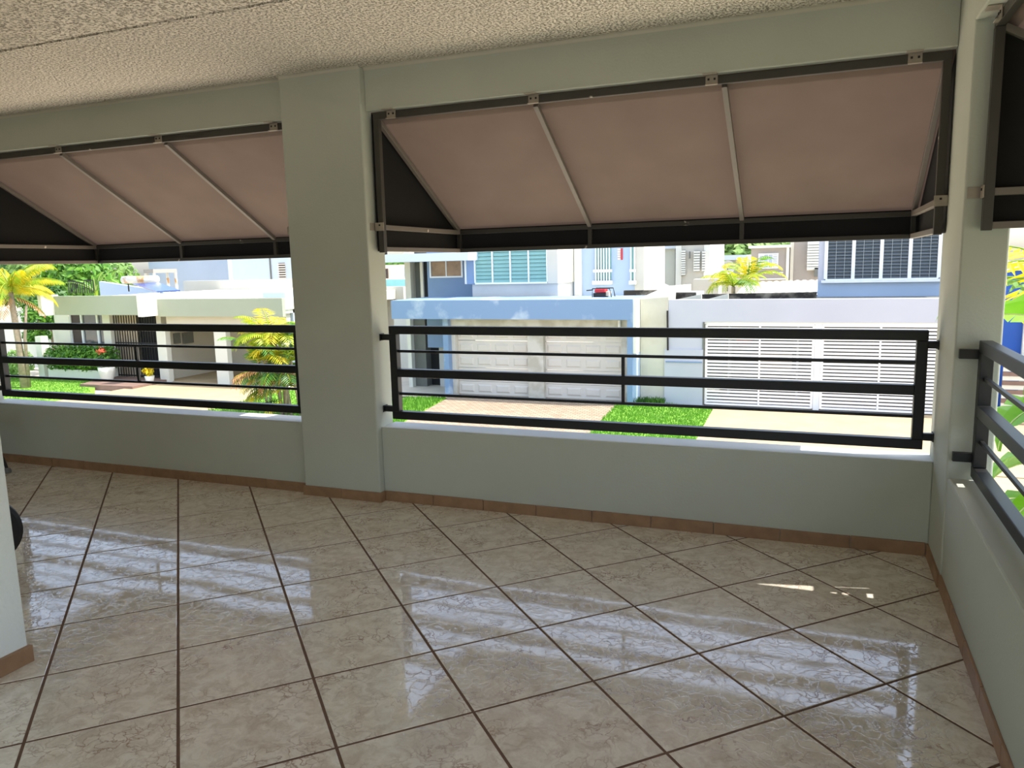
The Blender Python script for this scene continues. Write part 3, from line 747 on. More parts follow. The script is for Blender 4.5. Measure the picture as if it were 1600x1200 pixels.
# ------------------------------------------------------------------ blue house with garage
H = thing('house', (-7.5, 22, ZG), 'blue house with two panelled garage doors and teal louvred window', 'house')
B('garage_beam', M_blue, H, -11.67, -3.16, 19.4, 22, -0.30, 0.335)
B('garage_roof', M_white, H, -11.6, -3.2, 22, 26, -0.2, 0.2)
B('post', M_blue, H, -3.34, -3.16, 19.42, 22, ZG, -0.30)
B('end_wall', M_white, H, -3.16, -3.06, 19.44, 24, -1.35, 0.32)
B('end_wall', M_paleblue, H, -3.16, -3.06, 19.5, 24, ZG, -1.35)
B('post', M_blue, H, -9.88, -9.68, 19.75, 22, ZG, -0.30)
B('lintel', M_lintel, H, -9.68, -3.34, 20.0, 20.35, -0.62, -0.30)
for a, b in ((-9.68, -9.54), (-6.86, -6.31), (-3.66, -3.34)):
    B('door_jamb', M_lintel, H, a, b, 20.0, 20.35, ZG, -0.62)
for a, b in ((-9.54, -6.86), (-6.31, -3.66)):
    gd = thing('garage_door', ((a + b) / 2, 20.2, ZG)); gd.parent = H; gd.location = Vector(((a + b) / 2, 20.2, ZG)) - H.location
    hgt = (-0.62 - ZG) / 5
    for k in range(5):
        B('door_section', M_door, gd, a + 0.005, b - 0.005, 20.2, 20.26, ZG + hgt * k + 0.012, ZG + hgt * (k + 1) - 0.004)
        pw = (b - a) / 4
        for i in range(4):
            xx0, xx1 = a + pw * i + 0.075, a + pw * (i + 1) - 0.075; zz0, zz1 = ZG + hgt * k + 0.1, ZG + hgt * (k + 1) - 0.1
            mb = MB().hexa([(xx0, 20.2, zz0), (xx1, 20.2, zz0), (xx1, 20.2, zz1), (xx0, 20.2, zz1)], [(xx0 + 0.05, 20.172, zz0 + 0.05), (xx1 - 0.05, 20.172, zz0 + 0.05), (xx1 - 0.05, 20.172, zz1 - 0.05), (xx0 + 0.05, 20.172, zz1 - 0.05)])
            mb.build('door_panel', M_door, gd)
p = at(968, 505, 19.95); MB().tube([(p.x, 19.93, p.z + 0.1), (p.x, 19.93, p.z - 0.12)], 0.05, 10).build('wall_lamp', M_tank, H)
# entrance recess under the beam
B('entry_wall', M_greypanel, H, -12.0, -11.50, 21.5, 24, ZG, -0.3)
B('entry_post', M_white, H, -12.1, -11.95, 21.2, 21.45, ZG, -0.3)
B('entry_door', M_dark, H, -11.50, -11.0, 21.9, 22, ZG, -0.3)
B('entry_canopy_wall', M_bluewall, H, -11.3, -9.88, 21.3, 21.5, -1.5, -0.3)
B('entry_lower_wall', M_greywall, H, -11.0, -9.88, 21.6, 21.8, ZG, -1.5)
# upper floor
B('wall_face', M_bluewall, H, -12.1, -9.6, 23.0, 28, 0.0, 3.2)
rc = R(674, 408, 722, 431, 23); simple_window(H, rc[0], rc[1], rc[2], rc[3], 22.98, M_brownglass)
B('side_wall', M_greypanel, H, -13.0, -12.05, 23.52, 28, 0.0, 3.2)
B('side_post', M_cream, H, -13.1, -12.85, 23.0, 23.4, 0.0, 3.2)
dr = B('balcony_door', M_dark, H, -12.3, -12.1, 23.1, 23.5, 0.3, 1.75)
B('door_frame', M_cream, dr, -12.42, -12.3, 23.0, 23.12, 0.26, 1.78)
B('eave_slab', M_mist, H, -13.6, -9.5, 21.2, 28, 1.66, 1.95)
B('bay_side', M_white, H, -10.03, -9.96, 22.0, 23.4, 0.80, 3.2)
B('bay_wall', M_bluewall, H, -9.96, -9.62, 22.02, 23.4, 0.80, 3.2)
B('bay_wall', M_cream, H, -6.80, -6.42, 22.0, 24.4, 0.78, 3.2)
B('bay_wall', M_bluewall, H, -9.62, -6.80, 22.1, 23.4, 2.25, 3.2)
louvre_window(H, -9.62, -6.82, 0.84, 2.2, 22.05, 4, 10, M_teal, 0.05)
B('bay_base', M_greywall, H, -9.80, -6.47, 22.15, 24, 0.0, 0.78)
B('wall_face', M_pink, H, -7.2, -6.12, 24.0, 28, 0.9, 3.4)
B('wall_face', M_paleblue, H, -7.2, -6.12, 24.0, 28, 0.0, 0.9)
B('wall_face', M_white, H, -6.40, -6.12, 23.9, 24.0, 0.0, 3.4)
p = at(883, 460, 23.9); B('downpipe', M_white, H, p.x - 0.05, p.x + 0.05, 23.85, 23.95, 0.0, 3.4)
B('wall_face', M_paleblue, H, -6.12, -4.12, 24.0, 28, 0.0, 3.4)
B('corner_pier', M_cream, H, -4.12, -3.78, 23.95, 28, 0.0, 3.4)
for u0, u1, nb in ((930, 955.5, 6), (987, 992.5, 2)):
    x0, x1, z0, z1 = R(u0, 385, u1, 437, 24)
    z1 = 2.6
    wn_ = B('window', M_teal, H, x0, x1, 23.96, 23.99, z0, z1)
    for k in range(nb):
        xx = x0 + (x1 - x0) * (k + 0.5) / nb if nb > 2 else x0 + (x1 - x0) * k
        B('bar', M_frame, wn_, xx - 0.022, xx + 0.022, 23.86, 23.90, z0 - 0.05, z1)
    B('bar', M_frame, wn_, x0 - 0.05, x1 + 0.05, 23.85, 23.91, z0 + 0.28, z0 + 0.38)
    B('ledge', M_white, wn_, x0 - 0.06, x1 + 0.06, 23.78, 24.0, z0 - 0.17, z0 - 0.03)
x0, x1, z0, z1 = R(970.5, 388, 973, 406, 24); B('house_number_plate', M_red, H, x0, x1, 23.96, 24, z0, z1)
for k in range(5):
    zz = z0 + (z1 - z0) * (k + 0.5) / 5; B('name_strip', M_pink, H, x0 - 0.13, x0 - 0.02, 23.97, 24, zz - 0.03, zz + 0.03)
B('roof', M_white, H, -13.6, -3.7, 24.6, 28.3, 3.4, 3.6)
# generator on the garage roof
ge = thing('generator', (-4.6, 21.0, 0.335), 'red and black portable generator on the blue garage roof', 'generator')
a, b = at(927, 466, 20.9), at(953, 452, 20.9)
B('engine', M_iron, ge, a.x, a.x + (b.x - a.x) * 0.72, 20.9, 21.3, 0.335, 0.47)
B('fuel_tank', M_red, ge, a.x + 0.04, a.x + (b.x - a.x) * 0.7, 20.9, 21.3, 0.48, 0.60, bevel=0.03)
B('alternator', M_tan, ge, a.x + (b.x - a.x) * 0.72, b.x - 0.04, 20.95, 21.25, 0.36, 0.52, bevel=0.02)
for yy in (20.86, 21.34):
    MB().tube([(a.x - 0.02, yy, 0.335), (a.x - 0.02, yy, 0.62), (b.x, yy, 0.62), (b.x + 0.06, yy, 0.335)], 0.018, 8).build('cradle_tube', M_iron, ge)
MB().tube([(a.x - 0.22, 20.86, 0.56), (a.x, 20.86, 0.58)], 0.018, 8).build('handle', M_iron, ge)
# stained kerb wall on the roof behind
kw = B('roof_kerb', M_stain, None, -4.35, -3.1, 23.2, 23.45, 0.2, 0.46); tag(kw, 'low dark stained wall on the roof behind the generator', 'wall')
# bare boundary wall between the plots
cw = thing('boundary_wall', (-2.6, 20.1, ZG), 'bare concrete boundary wall between the blue garage and white gate wall', 'wall')
MB().hexa([(-3.05, 20.0, ZG), (-2.24, 20.0, ZG), (-2.24, 24.5, ZG), (-3.05, 24.5, ZG)], [(-3.05, 20.0, 0.30), (-2.17, 20.0, 0.36), (-2.17, 24.5, 0.36), (-3.05, 24.5, 0.30)]).build('wall_face', M_concwall, cw)
MB().hexa([(-3.05, 20.0, 0.30), (-2.17, 20.0, 0.36), (-2.17, 24.5, 0.36), (-3.05, 24.5, 0.30)], [(-3.05, 20.0, 0.34), (-2.17, 20.0, 0.40), (-2.17, 24.5, 0.62), (-3.05, 24.5, 0.56)]).build('coping', M_white, cw)
MB().tube([(-2.19, 19.93, -0.05), (-2.17, 19.93, -1.28)], 0.03, 8).build('drain_pipe', M_iron, cw)

# left of the blue house: far cream houses and low walls
r = R(604, 414, 642, 440, 44); fh = box_house('pale peach house far off beside the blue house', 'house', M_pink, (r[0] - 1, r[1], 0, r[3]), 44, 8)
x0, x1, z0, z1 = R(632, 418, 640, 432, 44); simple_window(fh, x0, x1, z0, z1, 43.97, M_greyblue, 0.05, 1)
x0, x1, z0, z1 = R(601, 420, 607, 435, 44); B('door', M_darkbrown, fh, x0, x1, 43.9, 44, z0, z1)
r = R(600, 437, 642, 449, 34); B_ = thing('canopy_roof', ((r[0] + r[1]) / 2, 34.5, r[2]), 'turquoise carport canopy beyond the cream garden wall', 'canopy')
B('roof', M_tealroof, B_, r[0] - 1, r[1], 34, 36, r[2], r[3])
for xx in (r[0], r[1] - 0.2): B('post', M_white, B_, xx, xx + 0.12, 34.2, 34.32, ZG, r[2])
r = R(596, 448, 636, 580, 28); gw = B('garden_wall', M_cream, None, r[0] - 4, r[1], 28, 28.25, ZG, r[3]); tag(gw, 'cream garden wall beside the entrance of the blue house', 'wall')
r = R(634, 500, 648, 580, 26); gw = B('garden_wall', M_white, None, r[0] - 0.6, r[1], 26, 26.2, ZG, -0.55); tag(gw, 'lower white wall just before the cream garden wall', 'wall')

# ------------------------------------------------------------------ house with the slatted gates
H = thing('house', (3.0, 23, ZG), 'white and pale blue house with dark louvred windows above the gate wall', 'house')
B('gate_wall', M_lilac, H, -2.17, 6.6, 20.0, 20.3, -0.40, 0.28)
B('gate_wall', M_lilac, H, -2.17, -1.10, 20.0, 20.3, -1.25, -0.40)
B('gate_wall', M_lilac, H, -2.28, -1.10, 19.96, 20.3, ZG, -1.25)
B('meter_ledge', M_bluewall, H, -2.24, -1.12, 19.93, 19.96, -1.66, -1.62)
B('gate_frame', M_greypanel, H, -1.12, -1.07, 19.97, 20.3, ZG, -0.40)
B('gate_frame', M_frame, H, -1.07, 6.6, 20.05, 20.2, -0.47, -0.40)
B('wall_face', M_paleblue, H, 2.10, 6.6, 22.0, 28, -0.2, 0.72)
B('wall_face', M_lilac, H, 2.10, 2.30, 22.0, 28, 0.72, 3.2)
B('wall_face', M_lilac, H, 5.45, 6.6, 22.0, 28, 0.72, 3.2)
B('wall_face', M_lilac, H, 2.30, 5.45, 22.0, 28, 2.55, 3.2)
B('garage_ceiling', M_greypanel, H, -2.0, 6.6, 20.3, 23.6, 0.05, 0.25)
B('garage_wall', M_greypanel, H, -2.0, 6.6, 23.3, 23.6, ZG, 0.05)
B('garage_wall', M_greypanel, H, 6.4, 6.6, 20.3, 23.3, ZG, 0.05)
B('garage_wall', M_greypanel, H, -2.17, -1.97, 20.3, 23.6, ZG, 0.05)
louvre_window(H, 2.32, 5.42, 0.80, 2.5, 21.98, 4, 17, M_glass, 0.10, True)
B('window_ledge', M_frame, H, 2.2, 5.5, 21.85, 22.0, 0.68, 0.76)
B('roof', M_white, H, 2.0, 6.7, 21.5, 28.3, 3.2, 3.4)
def slat_mesh(wd, h, t, m):
    mb = MB().box(-wd / 2, wd / 2, -t / 2, t / 2, -h / 2, h / 2); me = bpy.data.meshes.new('slat'); me.from_pydata(mb.v, [], mb.f); me.materials.append(m); me.update(); return me
def gate(label, xs):
    g_ = thing('driveway_gate', ((xs[0] + xs[-1]) / 2, 20.1, ZG), label, 'gate')
    for i, xx in enumerate(xs):
        w_ = 0.05 if 0 < i < len(xs) - 1 else 0.07
        B('stile', M_gate, g_, xx - w_ / 2, xx + w_ / 2, 20.07, 20.13, ZG + 0.04, -0.48)
    for zz in (-0.50, ZG + 0.06):
        B('gate_rail', M_gate, g_, xs[0], xs[-1], 20.075, 20.125, zz - 0.03, zz + 0.03)
    for a, b in zip(xs[:-1], xs[1:]):
        me = slat_mesh(b - a - 0.06, 0.066, 0.03, M_gate); k = 0
        while ZG + 0.15 + 0.1025 * k < -0.55:
            put('slat', me, g_, ((a + b) / 2, 20.1, ZG + 0.15 + 0.1025 * k)); k += 1
    return g_
gate('white horizontal slat gate leaf next to the blank wall end', [-1.02, 0.55, 2.05])
gate('white horizontal slat gate leaf under the dark louvred windows', [2.30, 3.83, 5.36])
gate('white horizontal slat gate leaf farthest from the blue garage', [5.46, 6.52])
B('gate_post', M_frame, H, 2.09, 2.26, 20.05, 20.2, ZG, -0.47)

# a potted plant and cloth seen through the slats
sh = thing('storage_shelf', (0.0, 22.5, ZG), 'colourful things stored behind the slatted gate', 'shelf')
B('shelf_board', M_frame, sh, -0.6, 1.6, 22.3, 22.8, -1.35, -1.3)
B('shelf_board', M_frame, sh, -0.6, 1.6, 22.3, 22.8, -2.2, -2.15)
B('shelf_leg', M_frame, sh, -0.6, -0.54, 22.3, 22.8, ZG, -0.6)
B('shelf_leg', M_frame, sh, 1.54, 1.6, 22.3, 22.8, ZG, -0.6)
cr_ = B('storage_crate', M_terra, None, -0.35, 0.15, 22.4, 22.75, -1.3, -0.85, bevel=0.02); tag(cr_, 'orange red crate on the shelf behind the slatted gate', 'crate')
cr_ = B('storage_crate', M_pink, None, 0.4, 1.4, 22.4, 22.75, -2.15, -1.6, bevel=0.02); tag(cr_, 'pale pink crate on the lower shelf behind the gate', 'crate')

# ------------------------------------------------------------------ roofs and houses farther back on the right
kw = thing('parapet_wall', (0, 20.9, 0.25), 'mildewed concrete parapet on the roof behind the white gate wall', 'wall')
def slope_wall(m, u0, v0, u1, v1, Y, dy=0.15):
    a, b = at(u0, v0, Y), at(u1, v1, Y)
    MB().hexa([(a.x, Y, 0.2), (b.x, Y, 0.2), (b.x, Y + dy, 0.2), (a.x, Y + dy, 0.2)], [(a.x, Y, a.z), (b.x, Y, b.z), (b.x, Y + dy, b.z), (a.x, Y + dy, a.z)]).build('wall_face', m, kw)
slope_wall(M_stain, 1138, 459, 1276, 456.5, 21.0)
slope_wall(M_concwall, 1104, 468, 1138, 459, 20.8)
slope_wall(M_concwall, 1054, 469, 1096, 459.5, 20.8)
slope_wall(M_stain, 1046, 457, 1087, 457, 21.3)
slope_wall(M_stain, 1096, 460, 1140, 459, 21.2)
cr = thing('corrugated_roof', (0.6, 29, -0.4), 'white corrugated roof sheets behind the mildewed parapet', 'roof')
for k in range(11):
    xa = -0.95 + 0.28 * k; za, zb = (0.05 + 0.004 * k, 0.46 + 0.005 * k)
    mb = MB(); n = 5; pr_ = None
    for j in range(n + 1):
        t = j / n; xx = xa + 0.27 * t; hh = 0.045 * math.sin(math.pi * t)
        cur = ((xx, 27.6, za + hh), (xx + 0.12, 31.0, zb + hh), (xx, 27.6, za + hh - 0.012), (xx + 0.12, 31.0, zb + hh - 0.012))
        if pr_: mb.quad(pr_[0], cur[0], cur[1], pr_[1]); mb.quad(pr_[2], pr_[3], cur[3], cur[2]); mb.quad(pr_[0], pr_[2], cur[2], cur[0])
        pr_ = cur
    mb.build('roof_sheet', M_cream, cr)
B('support_wall', M_cream, cr, -0.9, 2.1, 28, 30.5, ZG, 0.0)
# beige house
r = R(1176, 388, 1278, 442, 40)
H = thing('house', (0.3, 43, ZG), 'beige house with a white shuttered window behind the palms', 'house')
B('wall_face', M_beige, H, -1.36, 0.52, 40, 46, ZG, 2.02)
B('roof_edge', M_white, H, -1.5, 0.62, 39.8, 46, 2.02, 2.16)
B('corner_trim', M_white, H, 0.44, 0.58, 39.9, 40.1, ZG, 2.02)
B('band', M_white, H, -1.36, 0.5, 39.93, 40, 0.33, 0.41)
B('band', M_white, H, -1.36, 0.3, 39.93, 40, 0.68, 0.74)
B('wall_face', M_beige, H, 0.58, 2.3, 40.6, 46, ZG, 2.3)
B('corner_trim', M_cream, H, 0.62, 0.78, 40.4, 40.6, ZG, 2.3)
x0, x1, z0, z1 = R(1187, 398, 1214, 417.5, 40)
wn_ = simple_window(H, x0, x1, z0, z1, 39.97, M_greyblue, 0.06, 3)
for a, b in ((x0, x0 + (x1 - x0) * 0.22), (x1 - (x1 - x0) * 0.22, x1)):
    for k in range(7):
        zz = z0 + (z1 - z0) * (k + 0.5) / 7; B('shutter_slat', M_frame, wn_, a, b, 39.9, 39.94, zz - 0.03, zz + 0.03)
x0, x1, z0, z1 = R(1262, 380, 1280, 422, 40.4)
lv = B('louvre_screen', M_frame, H, x0, x1, 40.45, 40.6, z0, z1 + 0.3)
for k in range(10):
    zz = z0 + 0.06 + (z1 - z0) * k / 10; B('slat', M_white, lv, x0, x1 + 0.1, 40.3, 40.45, zz, zz + 0.1)
ac = B('wall_unit', M_greypanel, H, 1.85, 2.05, 40.3, 40.6, 0.45, 0.92)
# small flat house with dish
H = thing('house', (-3.6, 52, ZG), 'small flat roofed house with a satellite dish far behind', 'house')
B('wall_face', M_grgreen, H, -5.2, -2.85, 51, 56, ZG, 1.42)
B('roof_edge', M_mist, H, -5.3, -2.4, 50, 56, 1.42, 1.74)
B('pier', M_white, H, -2.85, -2.4, 50, 56, ZG, 1.42)
B('low_wall', M_cream, H, -6, -2.4, 49, 49.3, ZG, 0.35)
ds = thing('satellite_dish', at(1138, 430, 46), 'white satellite dish in front of the small flat house', 'dish')
cd_ = at(1137, 418, 46); ax_ = (CAM - cd_); ax_.z = 14; ax_.normalize()
mb = MB(); n = 24; e1 = ax_.cross(Vector((0, 0, 1))).normalized(); e2 = ax_.cross(e1)
for rr_, hh in ((0.05, -0.10), (0.2, -0.075), (0.33, -0.02), (0.43, 0.06)):
    for j in range(n):
        t = 2 * math.pi * j / n; mb.v.append(tuple(cd_ + e1 * (rr_ * math.cos(t)) + e2 * (rr_ * math.sin(t)) + ax_ * hh))
for k in range(3):
    for j in range(n): mb.f.append((k * n + j, k * n + (j + 1) % n, (k + 1) * n + (j + 1) % n, (k + 1) * n + j))
mb.f.append(tuple(range(n)))
mb.build('reflector', M_tank, ds, smooth=True)
MB().tube([cd_ - ax_ * 0.08, (cd_.x, cd_.y + 0.15, ds.location.z - 1.0)], 0.04, 8).build('mast', M_greypanel, ds)
for s_ in (-0.3, 0.3): MB().tube([cd_ + e1 * s_ + ax_ * 0.03, cd_ + ax_ * 0.4 + Vector((0, 0, 0.1))], 0.015, 6).build('feed_arm', M_greypanel, ds)
MB().tube([cd_ + ax_ * 0.36 + Vector((0, 0, 0.1)), cd_ + ax_ * 0.46 + Vector((0, 0, 0.1))], 0.05, 8).build('feed_horn', M_greypanel, ds)
# white house with slatted windows
H = thing('house', (-3.9, 39, ZG), 'white two storey house with narrow slatted windows', 'house')
B('wall_face', M_cream, H, -4.70, -3.25, 36, 42, ZG, 3.0)
B('corner_pier', M_white, H, -4.70, -4.42, 35.9, 36, ZG, 3.0)
B('corner_pier', M_white, H, -3.30, -3.0, 35.9, 42, 0.6, 3.0)
B('roof_edge', M_white, H, -4.9, -2.9, 35.7, 42, 3.0, 3.2)
B('stair_block', M_cream, H, -3.6, -2.4, 34.5, 35.8, ZG, 0.55)
for u0, u1, v0, v1, nn in ((1065.5, 1070.5, 391, 430, 11), (1085, 1093, 392, 424, 8), (1098, 1101.5, 392, 424, 8)):
    x0, x1, z0, z1 = R(u0, v0, u1, v1, 35.9)
    wn_ = B('window', M_greypanel, H, x0, x1, 35.86, 35.95, z0, z1)
    for k in range(nn):
        zz = z0 + (z1 - z0) * (k + 0.5) / nn; hh = (z1 - z0) / nn * 0.36; B('slat', M_white, wn_, x0 - 0.02, x1 + 0.02, 35.78, 35.87, zz - hh, zz + hh)
x0, x1, z0, z1 = R(1077, 393, 1079, 404, 35.9); B('wall_lamp', M_greypanel, H, x0, x1, 35.8, 35.9, z0, z1)
# grey green house behind the water heater
H = thing('house', (-5.6, 38, ZG), 'pale grey green house wall behind the white water heater', 'house')
B('wall_face', M_grgreen, H, -6.9, -4.78, 36.5, 42, ZG, 2.08)
B('roof_edge', M_mist, H, -7.0, -4.75, 36.2, 42, 2.08, 2.5)
B('corner_trim', M_greypanel, H, -4.80, -4.74, 36.3, 36.5, ZG, 2.3)
hs = thing('solar_water_heater', (-4.3, 29, 0.1), 'white solar water heater beside the blue house wall', 'water heater')
a = at(1010, 432, 29.5); MB().tube([(a.x - 0.25, 29.6, 0.82), (a.x + 0.28, 29.4, 0.82)], [0.22, 0.22], 16).build('tank', M_tank, hs, smooth=True)
a, b, c_, d = at(1013, 436, 29), at(1026, 438, 29.6), at(1070, 457, 28.6), at(1050, 458.5, 27.6)
nrm_ = (b - a).cross(d - a).normalized() * 0.07
if nrm_.z < 0: nrm_ = -nrm_
MB().hexa([d - nrm_, c_ - nrm_, b - nrm_, a - nrm_], [d, c_, b, a]).build('panel', M_tank, hs)
for p, q in ((at(1009, 435, 29), at(1015, 455, 29)), (at(1016, 440, 29), at(1009, 456, 29)), (at(1036, 446, 29), at(1036, 456, 29)), (at(1012, 447, 29), at(1044, 452, 28.6))):
    MB().bar(p, q, 0.05, 0.05).build('support', M_iron, hs)
fr = B('flat_roof', M_mist, None, -5.4, -2.6, 27.5, 31, -0.2, 0.12); tag(fr, 'flat roof slab under the white water heater', 'roof')

# ------------------------------------------------------------------ plants
def frond(mb, base, az, el, length, droop, leaf, n=18, wdt=0.04, hang=0.25, rib=None):
    """an arching palm frond; el = starting elevation, droop = how far it bends down"""
    p = Vector(base); e = el; pts = [p.copy()]; dirs = []
    for k in range(n):
        d = Vector((math.cos(az) * math.cos(e), math.sin(az) * math.cos(e), math.sin(e))); dirs.append(d)
        p = p + d * (length / n); pts.append(p.copy()); e -= droop / n * (0.5 + k / n)
    sd_ = Vector((-math.sin(az), math.cos(az), 0))
    for k in range(2, n + 1):
        d = dirs[min(k, n - 1)]; t = k / n; L = leaf * (0.45 + 0.55 * math.sin(math.pi * min(1, t * 0.9 + 0.08))) * random.uniform(0.85, 1.1)
        for s_ in (-1, 1):
            tip = pts[k] + (sd_ * s_ * 0.85 + d * 0.55 + Vector((0, 0, -hang + random.uniform(-.12, .12)))).normalized() * L
            mid = pts[k].lerp(tip, 0.45) + Vector((0, 0, 0.06 * L)); wv_ = d * (wdt * 0.5)
            mb.quad(pts[k] - wv_ * 0.5, mid - wv_, tip, mid + wv_); 
    if rib is not None: rib.tube(pts, [0.022 * length / 1.5 * (1 - 0.8 * k / n) for k in range(n + 1)], 5, False)
def palm(name, label, loc, fr_list, stems, mleaf, group=None, stem_m=None):
    g_ = thing(name, loc, label, 'palm', group)
    for pts, rad in stems: MB().tube(pts, rad, 8).build('stem', stem_m or M_trunk, g_, smooth=True)
    for i, a in enumerate(fr_list):
        mb = MB(); rib = MB(); kw_ = dict(a); m_ = kw_.pop('m', mleaf)
        frond(mb, rib=rib, **kw_)
        f_ = mb.build('frond', m_, g_); rib.build('frond_stalk', M_leaf_yg, f_)
    return g_
# bushy areca palm by the column
random.seed(11)
fl_ = []; stems = []
for k in range(9):
    bx, by = -13.2 + random.uniform(-0.55, 0.55), 15.1 + random.uniform(-0.4, 0.4)
    hh = random.uniform(0.9, 2.45); tx, ty = bx + random.uniform(-0.35, 0.35), by + random.uniform(-0.25, 0.25)
    stems.append(([(bx, by, ZG - 0.02), ((bx + tx) / 2, (by + ty) / 2, ZG + hh * 0.5), (tx, ty, ZG + hh)], [0.06, 0.045, 0.035]))
    for j in range(9):
        az = random.uniform(0, 6.283); 
        fl_.append(dict(base=(tx, ty, ZG + hh - 0.1), az=az, el=random.uniform(0.55, 1.35), length=random.uniform(1.2, 1.75), droop=random.uniform(1.3, 2.4), leaf=0.46, n=20, wdt=0.06, hang=0.3,
                        m=random.choice([M_leaf_yg, M_leaf_yg, M_leaf_g, M_leaf_y]) if hh > 1.3 else random.choice([M_leaf_d, M_leaf_g, M_dry])))
for k in range(18):
    az = random.uniform(2.4, 5.4); bx, by = -13.3 + random.uniform(-0.4, 0.6), 15.0
    fl_.append(dict(base=(bx, by, ZG + random.uniform(0.5, 1.5)), az=az, el=random.uniform(0.0, 0.5), length=random.uniform(0.9, 1.3), droop=random.uniform(1.4, 2.2), leaf=0.34, n=14, wdt=0.05, hang=0.6, m=random.choice([M_dry, M_leaf_d, M_leaf_y])))
palm('areca_palm', 'bushy yellow green palm clump beside the white house driveway', (-13.2, 15.1, ZG), fl_, stems, M_leaf_yg)
# yellow leafed palm at the garden end
random.seed(5)
fl_ = []
top = at(16, 452, 17.4)
for k in range(20):
    az = 6.283 * k / 20 + random.uniform(-.15, .15)
    fl_.append(dict(base=top + Vector((0, 0, random.uniform(-0.15, 0.2))), az=az, el=random.uniform(0.0, 1.0), length=random.uniform(1.9, 2.8), droop=random.uniform(0.6, 1.5), leaf=0.46, n=40, wdt=0.055, hang=1.1, m=random.choice([M_leaf_y, M_leaf_y, M_leaf_yg])))
for k in range(5):
    fl_.append(dict(base=top - Vector((0, 0, 0.25)), az=random.uniform(0, 6.28), el=-0.3, length=1.4, droop=0.9, leaf=0.4, n=14, wdt=0.07, hang=0.8, m=random.choice([M_leaf_d, M_dry])))
stems = [([(-27.7, 17.4, ZG), (-27.75, 17.4, -1.2), top], [0.16, 0.12, 0.09]), ([(-27.6, 17.5, ZG), (-27.5, 17.5, -1.0), (-27.2, 17.5, 0.3)], [0.08, 0.06, 0.045]), ([(-27.85, 17.5, ZG), (-28.0, 17.5, -0.8), (-28.1, 17.5, 0.6)], [0.08, 0.07, 0.05])]
palm('yellow_palm', 'palm with bright yellow drooping fronds before the white house', (-27.7, 17.4, ZG), fl_, stems, M_leaf_y)
# shrubs and white wall at the garden end
gw = B('garden_wall', M_white, None, -40, -30.6, 22.4, 22.65, ZG, -0.2); tag(gw, 'white garden wall behind the yellow palm', 'wall')
gp = B('garden_pier', M_white, None, -29.75, -29.4, 19.6, 19.95, ZG, -1.15); tag(gp, 'short white pier beside the planter hedge', 'post')
def bush(name, label, cen, clouds, m, stems, cat='shrub', group=None):
    g_ = thing(name, cen, label, cat, group); mb = MB()
    for c_, r_, n_, s_ in clouds: leaf_cloud(mb, c_, r_, n_, s_)
    mb.build('foliage', m, g_)['kind'] = 'stuff'
    for a, b, r_ in stems: MB().tube([a, b], [r_, r_ * 0.6], 6).build('stem', M_trunk, g_)
    return g_
bush('shrub', 'glossy green shrub between the yellow palm and the house fin', (-30.2, 20.2, ZG), [((-30.2, 20.2, -0.35), (0.75, 0.6, 0.75), 500, 0.13), ((-30.4, 20.2, -1.15), (0.6, 0.6, 0.4), 300, 0.13)], M_leaf_g, [((-30.2, 20.2, ZG), (-30.2, 20.2, -0.5), 0.07)])
bush('shrub', 'low pale flowering shrub under the yellow palm', (-30.2, 19.3, ZG), [((-30.4, 19.2, -2.2), (0.9, 0.6, 0.55), 420, 0.12), ((-31.0, 19.3, -2.4), (0.7, 0.5, 0.5), 260, 0.12)], M_leaf_far, [((-30.4, 19.3, ZG), (-30.3, 19.2, -2.2), 0.04)])
bush('shrub', 'dark leafy shrub on the white garden wall', (-31.5, 21.6, ZG), [((-31.6, 21.6, -0.1), (1.1, 0.7, 0.8), 600, 0.14), ((-30.6, 21.4, 0.3), (0.9, 0.6, 0.7), 400, 0.14)], M_leaf_d, [((-31.4, 21.7, ZG), (-31.3, 21.6, -0.3), 0.07)])
# trees behind the white house
for lab, u, v, Y, rx, rz, m, sz in (('broad green tree beyond the black roof rails', 120, 430, 33, 2.6, 1.7, M_leaf_g, 0.3),
                                    ('pale green tree crown behind the yellow palm', 62, 430, 36, 2.8, 2.0, M_leaf_far, 0.3),
                                    ('light green tree beside the timber roof shelter', 170, 433, 40, 2.6, 1.6, M_leaf_far, 0.3),
                                    ('dark green tree at the edge of the white garden wall', 12, 432, 42, 3.4, 2.4, M_leaf_d, 0.3)):
    c_ = at(u, v, Y)
    bush('tree', lab, (c_.x, Y, ZG), [((c_.x, Y, c_.z), (rx, 1.6, rz), 900, sz), ((c_.x - rx * 0.5, Y, c_.z - 0.8), (rx * 0.8, 1.5, rz * 0.8), 500, sz)], m, [((c_.x, Y, ZG), (c_.x, Y, c_.z), 0.2)], 'tree', 'trees behind the white house')
for lab, u, v, Y, rx, rz, sz in (('round hazy tree behind the small flat house', 1150, 396, 70, 3.2, 3.0, 0.5), ('hazy tree behind the white slatted windows house', 1112, 398, 80, 2.6, 2.6, 0.5), ('hazy tree peeping over the beige house', 1205, 384, 88, 3.6, 1.8, 0.5),
                                 ('hazy tree top above the pale peach house', 622, 408, 60, 3.0, 1.2, 0.4)):
    c_ = at(u, v, Y)
    bush('tree', lab, (c_.x, Y, ZG), [((c_.x, Y, c_.z - 0.8), (rx, 2.5, rz), 1100, sz), ((c_.x + rx * 0.4, Y, c_.z - 0.3), (rx * 0.6, 2.0, rz * 0.7), 500, sz)], M_leaf_far if 'hazy tree top' not in lab else M_leaf_g, [((c_.x, Y, ZG), (c_.x, Y, c_.z - 0.5), 0.25)], 'tree', 'distant hazy trees')
